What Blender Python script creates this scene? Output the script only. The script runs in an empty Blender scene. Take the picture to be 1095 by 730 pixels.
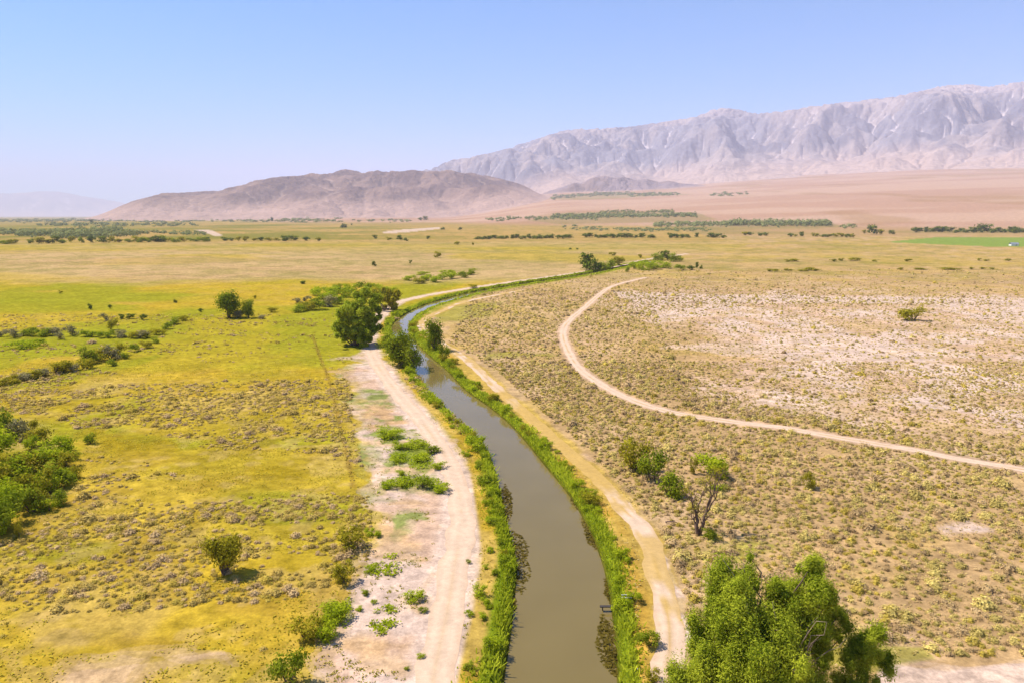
import bpy, math, random
import numpy as np

rng = np.random.default_rng(7)
random.seed(7)
C = bpy.context.scene.collection
PI = math.pi

# ------------------------------------------------------------------ camera model / survey helpers
W0, H0, F = 1095.0, 730.0, 782.0
CX, CY = W0 / 2, H0 / 2
PITCH = math.radians(9.73)
CP, SP = math.cos(PITCH), math.sin(PITCH)
CAM_H = 40.0
WATER_Z = -0.8


def sstep(a, b, x):
    t = np.clip((np.asarray(x, float) - a) / (b - a), 0, 1)
    return t * t * (3 - 2 * t)


def vnoise(x, y, seed=0):
    x = np.asarray(x, float); y = np.asarray(y, float)
    xi = np.floor(x).astype(np.int64); yi = np.floor(y).astype(np.int64)
    fx = x - xi; fy = y - yi
    fx = fx * fx * (3 - 2 * fx); fy = fy * fy * (3 - 2 * fy)

    def hsh(a, b):
        n = (a * 374761393 + b * 668265263 + seed * 1442695041) & 0xFFFFFFFF
        n = ((n ^ (n >> 13)) * 1274126177) & 0xFFFFFFFF
        n = (n ^ (n >> 16)) & 0xFFFFFFFF
        return n / 4294967295.0
    a = hsh(xi, yi); b = hsh(xi + 1, yi); c = hsh(xi, yi + 1); d = hsh(xi + 1, yi + 1)
    return (a * (1 - fx) + b * fx) * (1 - fy) + (c * (1 - fx) + d * fx) * fy


def fbm(x, y, seed=0, octv=4, gain=0.5):
    s = 0; a = 1; t = 0
    for o in range(octv):
        s = s + a * vnoise(x * 2 ** o + 17.3 * o, y * 2 ** o - 9.1 * o, seed + o)
        t += a; a *= gain
    return s / t


def fan_z(x, y):
    """height of the alluvial fan that climbs towards the mountains on the right"""
    x = np.asarray(x, float); y = np.asarray(y, float)
    d = np.hypot(x, y)
    az = np.degrees(np.arctan2(x, y))
    amp = 0.10 * sstep(-24, -12, az) + 0.60 * sstep(-6, 5, az) + 0.30 * sstep(4, 30, az)
    amp = amp * (1 - sstep(70, 110, np.abs(az)))
    d0 = 2500 - 250 * sstep(0, 20, az)
    t = np.clip((d - d0) / 8500.0, 0, 1.6)
    return amp * 600.0 * t ** 1.12


def proj(x, y, z):
    fw = y * CP - (z - CAM_H) * SP
    fw = np.where(np.abs(fw) < 1e-3, 1e-3, fw)
    up = y * SP + (z - CAM_H) * CP
    u = CX + F * x / fw; v = CY - F * up / fw
    return np.where(fw > 0, u, -9999.0), np.where(fw > 0, v, 9999.0)


def ray(px, py):
    a = (np.asarray(px, float) - CX) / F; b = (CY - np.asarray(py, float)) / F
    return a, CP + b * SP, -SP + b * CP


def flat(px, py, z=0.0):
    dx, dy, dz = ray(px, py)
    t = (z - CAM_H) / dz
    return dx * t, dy * t


def site(px, py):
    """ground point seen at a surveyed map position (walks the ray onto the terrain)"""
    dx, dy, dz = (float(q) for q in ray(px, py))
    t = np.geomspace(30, 40000, 4000)
    z = CAM_H + dz * t
    g = fan_z(dx * t, dy * t)
    k = np.argmax(z < g)
    if z[k] >= g[k]:
        k = len(t) - 1
    tt = t[k]
    return dx * tt, dy * tt, float(fan_z(dx * tt, dy * tt))


def depth_of(x, y, z):
    return y * CP - (z - CAM_H) * SP


def lin(c):
    c = np.asarray(c, float) / 255.0
    return np.where(c <= 0.04045, c / 12.92, ((c + 0.055) / 1.055) ** 2.4)


GAIN = 1.9


def alb(r, g, b):
    return lin((r, g, b)) / GAIN * np.array((1.04, 1.0, 0.84))


def inpoly(x, y, poly):
    poly = np.asarray(poly, float)
    ins = np.zeros(np.shape(x), bool)
    j = len(poly) - 1
    for i in range(len(poly)):
        xi, yi = poly[i]; xj, yj = poly[j]
        if yi != yj:
            c = ((yi > y) != (yj > y)) & (x < (xj - xi) * (y - yi) / (yj - yi) + xi)
            ins ^= c
        j = i
    return ins


def seg_dist(x, y, pts):
    """distance of points to a polyline"""
    best = np.full(np.shape(x), 1e12)
    for (ax, ay), (bx, by) in zip(pts[:-1], pts[1:]):
        vx, vy = bx - ax, by - ay
        L = vx * vx + vy * vy + 1e-9
        t = np.clip(((x - ax) * vx + (y - ay) * vy) / L, 0, 1)
        d = (x - ax - t * vx) ** 2 + (y - ay - t * vy) ** 2
        best = np.minimum(best, d)
    return np.sqrt(best)


def catmull(pts, step):
    """resampled Catmull-Rom through pts (any columns), roughly `step` metres apart"""
    P = np.asarray(pts, float)
    P = np.vstack([2 * P[0] - P[1], P, 2 * P[-1] - P[-2]])
    out = []
    for i in range(1, len(P) - 2):
        p0, p1, p2, p3 = P[i - 1], P[i], P[i + 1], P[i + 2]
        n = max(2, int(np.hypot(*(p2 - p1)[:2]) / step))
        for t in np.linspace(0, 1, n, endpoint=False):
            out.append(0.5 * ((2 * p1) + (-p0 + p2) * t + (2 * p0 - 5 * p1 + 4 * p2 - p3) * t * t
                              + (-p0 + 3 * p1 - 3 * p2 + p3) * t ** 3))
    out.append(P[-2])
    return np.array(out)


# ------------------------------------------------------------------ mesh helpers
def mesh_np(name, verts, faces, mats, smooth=False, tint=None, col=None, midx=None):
    verts = np.asarray(verts, np.float32); faces = np.asarray(faces, np.int32)
    me = bpy.data.meshes.new(name)
    k = faces.shape[1]
    me.vertices.add(len(verts)); me.vertices.foreach_set('co', verts.ravel())
    me.loops.add(faces.size); me.loops.foreach_set('vertex_index', faces.ravel())
    me.polygons.add(len(faces))
    me.polygons.foreach_set('loop_start', np.arange(0, faces.size, k, dtype=np.int32))
    me.polygons.foreach_set('loop_total', np.full(len(faces), k, np.int32))
    for m in (mats if isinstance(mats, (list, tuple)) else [mats]):
        me.materials.append(m)
    if midx is not None:
        me.polygons.foreach_set('material_index', np.asarray(midx, np.int32))
    me.polygons.foreach_set('use_smooth', np.full(len(faces), smooth, bool))
    me.update(calc_edges=True)
    if tint is not None:
        a = me.attributes.new('tint', 'FLOAT', 'FACE')
        a.data.foreach_set('value', np.asarray(tint, np.float32))
    if col is not None:
        a = me.attributes.new('cover', 'FLOAT_COLOR', 'POINT')
        c4 = np.ones((len(verts), 4), np.float32); c4[:, :3] = col
        a.data.foreach_set('color', c4.ravel())
    return me


def add(name, me, parent=None, loc=None, rot=None, scale=None):
    o = bpy.data.objects.new(name, me); C.objects.link(o)
    if parent: o.parent = parent
    if loc is not None: o.location = loc
    if rot is not None: o.rotation_euler = rot
    if scale is not None: o.scale = scale
    return o


def tag(o, label=None, cat=None, group=None, kind=None):
    if label: o['label'] = label
    if cat: o['category'] = cat
    if group: o['group'] = group
    if kind: o['kind'] = kind
    return o


ONES = 'zeroth first second third fourth fifth sixth seventh eighth ninth tenth eleventh twelfth thirteenth fourteenth fifteenth sixteenth seventeenth eighteenth nineteenth'.split()
TENS = {2: ('twentieth', 'twenty'), 3: ('thirtieth', 'thirty'), 4: ('fortieth', 'forty'), 5: ('fiftieth', 'fifty'),
        6: ('sixtieth', 'sixty'), 7: ('seventieth', 'seventy'), 8: ('eightieth', 'eighty'), 9: ('ninetieth', 'ninety')}


def nth(n):
    if n < 20: return ONES[n]
    t, o = divmod(n, 10)
    return TENS[t][0] if o == 0 else TENS[t][1] + '-' + ONES[o]


def grid_faces(nr, nc, wrap=False):
    r = np.arange(nr - 1)[:, None]; c = np.arange(nc if wrap else nc - 1)[None, :]
    c2 = (c + 1) % nc
    a = r * nc + c; b = r * nc + c2; d = (r + 1) * nc + c2; e = (r + 1) * nc + c
    return np.stack([a, b, d, e], -1).reshape(-1, 4)


def tube(path, radii, n=6):
    path = np.asarray(path, float); m = len(path)
    tan = np.gradient(path, axis=0)
    tan /= np.linalg.norm(tan, axis=1)[:, None] + 1e-9
    ref = np.array([0.31, 0.95, 0.05])
    a = np.cross(tan, ref); a /= np.linalg.norm(a, axis=1)[:, None] + 1e-9
    b = np.cross(tan, a)
    th = np.linspace(0, 2 * PI, n, endpoint=False)
    v = path[:, None, :] + np.asarray(radii)[:, None, None] * (a[:, None, :] * np.cos(th)[None, :, None] + b[:, None, :] * np.sin(th)[None, :, None])
    return v.reshape(-1, 3), grid_faces(m, n, True)


def merge(parts):
    vs, fs, off = [], [], 0
    for v, f in parts:
        vs.append(v); fs.append(f + off); off += len(v)
    return np.vstack(vs), np.vstack(fs)


def box(cx, cy, cz, sx, sy, sz):
    v = np.array([[x, y, z] for x in (-.5, .5) for y in (-.5, .5) for z in (-.5, .5)]) * (sx, sy, sz) + (cx, cy, cz)
    f = np.array([[0, 1, 3, 2], [4, 6, 7, 5], [0, 4, 5, 1], [2, 3, 7, 6], [0, 2, 6, 4], [1, 5, 7, 3]])
    return v, f


def bend_path(p0, p1, r, n=5, wob=0.12):
    p0 = np.asarray(p0, float); p1 = np.asarray(p1, float)
    t = np.linspace(0, 1, n)[:, None]
    L = np.linalg.norm(p1 - p0)
    P = p0 + (p1 - p0) * t
    P[:, 2] += np.sin(t[:, 0] * PI) * L * 0.10
    j = r.normal(0, wob * L * 0.4, (n, 3)); j[0] = 0; j[-1] = 0
    return P + j


def cards(r, cen, nrm, size, aspect=0.5):
    """leaf quads: centres, rough normals, long-axis size"""
    n = len(cen)
    nrm = nrm / (np.linalg.norm(nrm, axis=1)[:, None] + 1e-9)
    t = r.normal(size=(n, 3)); t -= nrm * np.sum(t * nrm, 1)[:, None]
    t /= np.linalg.norm(t, axis=1)[:, None] + 1e-9
    b = np.cross(nrm, t)
    s = (np.asarray(size) * r.uniform(0.6, 1.4, n))[:, None]
    t = t * s * 0.5; b = b * s * 0.5 * aspect
    v = np.stack([cen - t, cen + b * 0.9 - t * 0.15, cen + t, cen - b * 0.9 - t * 0.15], 1).reshape(-1, 3)
    return v, np.arange(n * 4).reshape(-1, 4)


def blob_leaves(r, blobs, per, size, aspect=0.5, up=0.35, shell=0.72, fuzz=0.27):
    """leaf cards through a set of ellipsoid clumps; every clump keeps its own tint"""
    V, T, K = [], [], []
    cs, ns = [], []
    for c, rad in blobs:
        rad = np.asarray(rad, float) * np.ones(3)
        n = max(6, int(per * float(np.mean(rad)) ** 2))
        d = r.normal(size=(n, 3)); d /= np.linalg.norm(d, axis=1)[:, None]
        q = shell + r.normal(0, fuzz, n)
        q *= 0.8 + 0.45 * vnoise(d[:, 0] * 2.3 + c[0] * 3, d[:, 1] * 2.3 + d[:, 2] * 1.9 + c[2] * 3, 5)
        cs.append(np.asarray(c) + d * rad * q[:, None])
        ns.append(d + r.normal(0, 0.55, (n, 3)) + np.array([0, 0, up]))
        T.append(np.clip(r.normal(0, 0.16) + r.normal(0.5, 0.2, n), 0, 1))
    cs = np.vstack(cs); ns = np.vstack(ns)
    v, f = cards(r, cs, ns, np.full(len(cs), size), aspect)
    return v, f, np.concatenate(T)


# ------------------------------------------------------------------ materials
def new_mat(name):
    m = bpy.data.materials.new(name); m.use_nodes = True
    nt = m.node_tree; nt.nodes.clear()
    out = nt.nodes.new('ShaderNodeOutputMaterial')
    return m, nt, out


def N(nt, typ, **kw):
    n = nt.nodes.new(typ)
    for k, v in kw.items():
        setattr(n, k, v)
    return n


def foliage_mat(name, dark, light, trans=0.3, vary=0.25):
    m, nt, out = new_mat(name)
    at = N(nt, 'ShaderNodeAttribute', attribute_name='tint')
    oi = N(nt, 'ShaderNodeObjectInfo')
    mx = N(nt, 'ShaderNodeMix', data_type='RGBA')
    mx.inputs[6].default_value = (*dark, 1); mx.inputs[7].default_value = (*light, 1)
    ma = N(nt, 'ShaderNodeMath', operation='MULTIPLY_ADD')
    nt.links.new(oi.outputs['Random'], ma.inputs[0]); ma.inputs[1].default_value = vary; ma.inputs[2].default_value = -vary / 2
    ad = N(nt, 'ShaderNodeMath', operation='ADD', use_clamp=True)
    nt.links.new(at.outputs['Fac'], ad.inputs[0]); nt.links.new(ma.outputs[0], ad.inputs[1])
    nt.links.new(ad.outputs[0], mx.inputs[0])
    df = N(nt, 'ShaderNodeBsdfDiffuse'); tr = N(nt, 'ShaderNodeBsdfTranslucent')
    nt.links.new(mx.outputs[2], df.inputs[0]); nt.links.new(mx.outputs[2], tr.inputs[0])
    ms = N(nt, 'ShaderNodeMixShader'); ms.inputs[0].default_value = trans
    nt.links.new(df.outputs[0], ms.inputs[1]); nt.links.new(tr.outputs[0], ms.inputs[2])
    nt.links.new(ms.outputs[0], out.inputs[0])
    return m


def cover_mat(name, speck=(0.35, 0.6), scales=(0.5, 0.09), bump=0.6, bumpd=0.25):
    """surface whose colour comes from the surveyed 'cover' attribute, broken up by two noises"""
    m, nt, out = new_mat(name)
    at = N(nt, 'ShaderNodeAttribute', attribute_name='cover')
    geo = N(nt, 'ShaderNodeNewGeometry')
    n1 = N(nt, 'ShaderNodeTexNoise'); n1.inputs['Scale'].default_value = scales[0]; n1.inputs['Detail'].default_value = 5; n1.inputs['Roughness'].default_value = 0.65
    n2 = N(nt, 'ShaderNodeTexNoise'); n2.inputs['Scale'].default_value = scales[1]; n2.inputs['Detail'].default_value = 4
    nt.links.new(geo.outputs['Position'], n1.inputs['Vector']); nt.links.new(geo.outputs['Position'], n2.inputs['Vector'])
    r1 = N(nt, 'ShaderNodeMapRange'); r1.inputs[1].default_value = 0.3; r1.inputs[2].default_value = 0.7
    r1.inputs[3].default_value = 1 - speck[0]; r1.inputs[4].default_value = 1 + speck[0] * 0.6
    nt.links.new(n1.outputs[0], r1.inputs[0])
    r2 = N(nt, 'ShaderNodeMapRange'); r2.inputs[1].default_value = 0.3; r2.inputs[2].default_value = 0.7
    r2.inputs[3].default_value = 1 - speck[1] * 0.5; r2.inputs[4].default_value = 1 + speck[1] * 0.35
    nt.links.new(n2.outputs[0], r2.inputs[0])
    n3 = N(nt, 'ShaderNodeTexNoise'); n3.inputs['Scale'].default_value = scales[0] * 5; n3.inputs['Detail'].default_value = 4; n3.inputs['Roughness'].default_value = 0.7
    nt.links.new(geo.outputs['Position'], n3.inputs['Vector'])
    r3 = N(nt, 'ShaderNodeMapRange'); r3.inputs[1].default_value = 0.3; r3.inputs[2].default_value = 0.7
    r3.inputs[3].default_value = 1 - speck[0] * 0.6; r3.inputs[4].default_value = 1 + speck[0] * 0.45
    nt.links.new(n3.outputs[0], r3.inputs[0])
    mq = N(nt, 'ShaderNodeMath', operation='MULTIPLY')
    nt.links.new(r1.outputs[0], mq.inputs[0]); nt.links.new(r3.outputs[0], mq.inputs[1])
    mu = N(nt, 'ShaderNodeMath', operation='MULTIPLY')
    nt.links.new(mq.outputs[0], mu.inputs[0]); nt.links.new(r2.outputs[0], mu.inputs[1])
    sc = N(nt, 'ShaderNodeVectorMath', operation='SCALE')
    nt.links.new(at.outputs['Color'], sc.inputs[0]); nt.links.new(mu.outputs[0], sc.inputs['Scale'])
    bs = N(nt, 'ShaderNodeBsdfDiffuse')
    nt.links.new(sc.outputs[0], bs.inputs[0])
    bp = N(nt, 'ShaderNodeBump'); bp.inputs['Strength'].default_value = bump; bp.inputs['Distance'].default_value = bumpd
    nt.links.new(n1.outputs[0], bp.inputs['Height']); nt.links.new(bp.outputs[0], bs.inputs['Normal'])
    nt.links.new(bs.outputs[0], out.inputs[0])
    return m


def plain_mat(name, col, rough=0.8, metal=0.0, nscale=6, amt=0.3):
    m, nt, out = new_mat(name)
    b = N(nt, 'ShaderNodeBsdfPrincipled'); b.inputs['Roughness'].default_value = rough; b.inputs['Metallic'].default_value = metal
    tc = N(nt, 'ShaderNodeTexCoord'); n = N(nt, 'ShaderNodeTexNoise'); n.inputs['Scale'].default_value = nscale; n.inputs['Detail'].default_value = 4
    nt.links.new(tc.outputs['Object'], n.inputs['Vector'])
    mx = N(nt, 'ShaderNodeMix', data_type='RGBA')
    mx.inputs[6].default_value = (*[c * (1 - amt) for c in col], 1); mx.inputs[7].default_value = (*[min(1, c * (1 + amt)) for c in col], 1)
    nt.links.new(n.outputs[0], mx.inputs[0]); nt.links.new(mx.outputs[2], b.inputs['Base Color'])
    nt.links.new(b.outputs[0], out.inputs[0])
    return m


def water_mat():
    m, nt, out = new_mat('canal_water')
    b = N(nt, 'ShaderNodeBsdfPrincipled')
    b.inputs['Roughness'].default_value = 0.05; b.inputs['IOR'].default_value = 1.33
    geo = N(nt, 'ShaderNodeNewGeometry')
    n1 = N(nt, 'ShaderNodeTexNoise'); n1.inputs['Scale'].default_value = 0.12; n1.inputs['Detail'].default_value = 3
    n2 = N(nt, 'ShaderNodeTexNoise'); n2.inputs['Scale'].default_value = 1.6; n2.inputs['Detail'].default_value = 4
    for n in (n1, n2): nt.links.new(geo.outputs['Position'], n.inputs['Vector'])
    mx = N(nt, 'ShaderNodeMix', data_type='RGBA')
    mx.inputs[6].default_value = (*alb(136, 120, 74), 1); mx.inputs[7].default_value = (*alb(152, 135, 88), 1)
    nt.links.new(n1.outputs[0], mx.inputs[0]); nt.links.new(mx.outputs[2], b.inputs['Base Color'])
    bp = N(nt, 'ShaderNodeBump'); bp.inputs['Strength'].default_value = 0.12; bp.inputs['Distance'].default_value = 0.05
    nt.links.new(n2.outputs[0], bp.inputs['Height']); nt.links.new(bp.outputs[0], b.inputs['Normal'])
    nt.links.new(b.outputs[0], out.inputs[0])
    return m


M = dict(
    ground=cover_mat('ground_cover', speck=(0.40, 0.35)),
    road=cover_mat('dirt_road_surface', speck=(0.12, 0.15), scales=(1.2, 0.3), bump=0.3, bumpd=0.05),
    rock=cover_mat('mountain_rock', speck=(0.28, 0.2), scales=(0.016, 0.003), bump=0.7, bumpd=35),
    hill=cover_mat('hill_rock', speck=(0.22, 0.25), scales=(0.025, 0.005), bump=1.0, bumpd=18),
    water=water_mat(),
    bark=plain_mat('grey_brown_bark', (0.11, 0.07, 0.045), 0.9),
    dead=plain_mat('bleached_dead_wood', (0.34, 0.25, 0.18), 0.9),
    darkdead=plain_mat('weathered_dark_wood', (0.14, 0.085, 0.058), 0.9),
    plank=plain_mat('tarred_timber', (0.035, 0.025, 0.022), 0.7),
    white=plain_mat('white_paint', (0.75, 0.74, 0.72), 0.5, amt=0.06),
    concrete=plain_mat('pale_concrete', (0.48, 0.42, 0.40), 0.9, amt=0.15),
    tin=plain_mat('galvanised_metal', (0.45, 0.44, 0.50), 0.4, 0.6, amt=0.15),
    willow=foliage_mat('willow_leaves', (0.13, 0.19, 0.008), (0.58, 0.62, 0.05), 0.48, 0.1),
    green=foliage_mat('cottonwood_leaves', (0.14, 0.19, 0.008), (0.38, 0.42, 0.028), 0.42),
    bright=foliage_mat('bright_green_leaves', (0.22, 0.29, 0.008), (0.50, 0.55, 0.025), 0.45),
    olive=foliage_mat('olive_leaves', (0.20, 0.185, 0.010), (0.46, 0.40, 0.03), 0.4),
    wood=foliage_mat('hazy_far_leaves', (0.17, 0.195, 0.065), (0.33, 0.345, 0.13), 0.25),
    brush=foliage_mat('yellow_green_brush', (0.29, 0.215, 0.035), (0.68, 0.52, 0.10), 0.25, 0.4),
    dark=foliage_mat('dark_green_leaves', (0.07, 0.105, 0.012), (0.20, 0.24, 0.03), 0.3),
    grey=foliage_mat('grey_willow_leaves', (0.20, 0.18, 0.07), (0.42, 0.36, 0.17), 0.25),
    sage=foliage_mat('sagebrush_leaves', (0.28, 0.215, 0.055), (0.78, 0.62, 0.20), 0.25, 0.5),
    drysage=foliage_mat('dry_sagebrush_twigs', (0.28, 0.185, 0.085), (0.66, 0.47, 0.23), 0.2, 0.5),
    meadow=foliage_mat('meadow_shrub_leaves', (0.26, 0.18, 0.04), (0.66, 0.49, 0.14), 0.2, 0.5),
    weed=foliage_mat('brown_water_weed', (0.06, 0.045, 0.008), (0.16, 0.12, 0.02), 0.2),
    reed=foliage_mat('bank_reeds', (0.28, 0.33, 0.010), (0.56, 0.60, 0.04), 0.5),
    yellowgrass=foliage_mat('yellow_grass', (0.30, 0.25, 0.018), (0.62, 0.50, 0.06), 0.4),
    drygrass=foliage_mat('dry_tan_grass', (0.36, 0.27, 0.09), (0.70, 0.53, 0.22), 0.35),
)

# ------------------------------------------------------------------ surveyed lines
L_edge = [(533, 790), (535, 730), (543, 684), (548, 633), (551, 603), (538, 548), (530, 512), (520, 481), (497, 456), (472, 433), (452, 411),
          (438, 390), (424, 368), (417, 352), (424, 342), (438, 333), (455, 325.5)]
R_edge = [(664, 790), (663, 730), (661, 684), (655, 644), (646, 600), (630, 563), (612, 532), (583, 497), (553, 461), (527, 438), (499, 418),
          (479, 397), (462, 383), (447, 368), (437, 352), (444, 341), (458, 331.5), (474, 325.5)]
far_line = [(500, 315.5), (530, 309.5), (560, 304.5), (600, 298.5), (635, 292.5), (662, 286.5), (700, 279.5)]
Lw = np.array([flat(*p, WATER_Z) for p in L_edge]); Rw = np.array([flat(*p, WATER_Z) for p in R_edge])


def resamp(P, n):
    s = np.r_[0, np.cumsum(np.hypot(*np.diff(P, axis=0).T))]
    q = np.linspace(0, s[-1], n)
    return np.c_[np.interp(q, s, P[:, 0]), np.interp(q, s, P[:, 1])]


Lw = catmull(Lw, 2.0); Rw = catmull(Rw, 2.0)
nL = 160
A_, B_ = resamp(Lw, nL), resamp(Rw, nL)
cen = (A_ + B_) / 2; hw = np.hypot(*(A_ - B_).T) / 2
fl = np.array([flat(*p, WATER_Z) for p in far_line])
tail = catmull(np.vstack([cen[-1], fl]), 6.0)[1:]
CEN = np.vstack([cen, tail]); HW = np.r_[hw, np.linspace(hw[-1], 5.0, len(tail))]
# extend behind the drone so the canal runs on under the camera
back = CEN[0] + (CEN[0] - CEN[1]) / np.linalg.norm(CEN[0] - CEN[1]) * np.array([[200], [120], [60], [20]])
CEN = np.vstack([back, CEN]); HW = np.r_[np.full(4, HW[0]), HW]
k = np.ones(5) / 5
HW = np.convolve(np.pad(HW, 2, mode='edge'), k, 'valid')
CEN = np.c_[np.convolve(np.pad(CEN[:, 0], 1, mode='edge'), np.ones(3) / 3, 'valid'), np.convolve(np.pad(CEN[:, 1], 1, mode='edge'), np.ones(3) / 3, 'valid')]
tg = np.gradient(CEN, axis=0); tg /= np.linalg.norm(tg, axis=1)[:, None]
NOR = np.c_[-tg[:, 1], tg[:, 0]]          # points to the left bank
BANK_L = CEN + NOR * HW[:, None]; BANK_R = CEN - NOR * HW[:, None]


def canal_dist(x, y):
    """signed distance outside the waterline (negative in the water)"""
    best = np.full(np.shape(x), 1e12); val = np.full(np.shape(x), 1e6)
    for i in range(len(CEN) - 1):
        ax, ay = CEN[i]; bx, by = CEN[i + 1]
        vx, vy = bx - ax, by - ay
        t = np.clip(((x - ax) * vx + (y - ay) * vy) / (vx * vx + vy * vy + 1e-9), 0, 1)
        d = np.sqrt((x - ax - t * vx) ** 2 + (y - ay - t * vy) ** 2) - (HW[i] * (1 - t) + HW[i + 1] * t)
        val = np.where(d < best, d, val); best = np.minimum(best, d)
    return best


roads = {
    'levee_road': ([(452, 800), (462, 735), (468, 700), (479, 650), (487, 600), (494, 560), (489, 520), (474, 484), (452, 452), (425, 420), (407, 396), (397, 377),
                    (394, 362), (399, 347), (412, 333), (434, 321), (479, 312), (548, 301.5), (600, 294.5), (640, 288), (664, 284), (690, 278), (735, 271.5)], 3.3),
    'bank_road': ([(700, 800), (709, 735), (716, 690), (713, 650), (703, 610), (690, 570), (668, 545), (640, 512), (600, 476), (566, 446), (522, 406), (501, 386), (479, 371), (461, 360),
                   (450, 350), (456, 340), (474, 332), (500, 322), (560, 310)], 2.6),
    'desert_track': ([(690, 297), (677, 300), (652, 307.5), (625, 329), (607, 345), (602, 357), (607, 374), (618, 392), (640, 409), (670, 425), (716, 440), (782, 450.5),
                      (843, 458), (893, 467), (969, 479.5), (1035, 492), (1095, 502), (1180, 516), (1300, 538)], 2.5),
}
ROADS = {}
for nme, (pp, wd) in roads.items():
    ROADS[nme] = (catmull(np.array([flat(*p) for p in pp]), 1.5), wd)


BOUND = catmull(np.array([flat(*p) for p in ((334, 358), (341, 378), (350, 402), (358, 430), (365, 462), (372, 492), (378, 520))]), 4.0)

# ------------------------------------------------------------------ zones of ground cover
def softpoly(u, v, poly, x, y, jit=6.0, fr=0.25, seed=0):
    """inside a map polygon, with a ragged edge (0..1)"""
    poly = np.asarray(poly, float)
    u0, v0 = poly.min(0) - 3 * jit; u1, v1 = poly.max(0) + 3 * jit
    out = np.zeros(np.shape(u))
    sel = (u > u0) & (u < u1) & (v > v0) & (v < v1)
    if not np.any(sel): return out
    us, vs, xs, ys = u[sel], v[sel], x[sel], y[sel]
    acc = 0
    sq = np.clip((vs - 231) / 250, 0.06, 1)
    for q in range(4):
        nu = (fbm(xs * fr, ys * fr, seed + 11 * q % 3, 3) - 0.5) * 4 * jit + math.cos(q * 1.57) * jit * 0.35
        nv = (fbm(xs * fr + 40, ys * fr, seed + 5 + 7 * q % 3, 3) - 0.5) * 4 * jit + math.sin(q * 1.57) * jit * 0.35
        acc = acc + inpoly(us + nu, vs + nv * sq, poly)
    out[sel] = acc / 4
    return out


LEFT_CANAL_PX = [(533, 790), (543, 684), (551, 603), (530, 512), (497, 456), (452, 411), (417, 360), (440, 333), (474, 322), (500, 314.5), (560, 304), (600, 298), (635, 292), (662, 286), (690, 281), (760, 273), (800, 262), (700, 240), (560, 231), (-3000, 231), (-3000, 900), (533, 900)]

Y = dict(
    yellow=alb(226, 196, 78), gold=alb(224, 190, 64), olive=alb(188, 164, 46), green=alb(178, 178, 52), mead=alb(206, 186, 62), tan=alb(228, 196, 148),
    tan2=alb(218, 182, 118), dryplain=alb(222, 186, 144), pink=alb(246, 210, 194), bare=alb(255, 227, 222), straw=alb(226, 193, 106), fan=alb(220, 178, 160), fan2=alb(232, 194, 178),
    leafy=alb(140, 160, 38), greygreen=alb(170, 178, 110), lawn=alb(158, 182, 92), brown=alb(178, 140, 70), orange=alb(226, 178, 74), far=alb(210, 174, 132), fargreen=alb(150, 150, 70))


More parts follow.
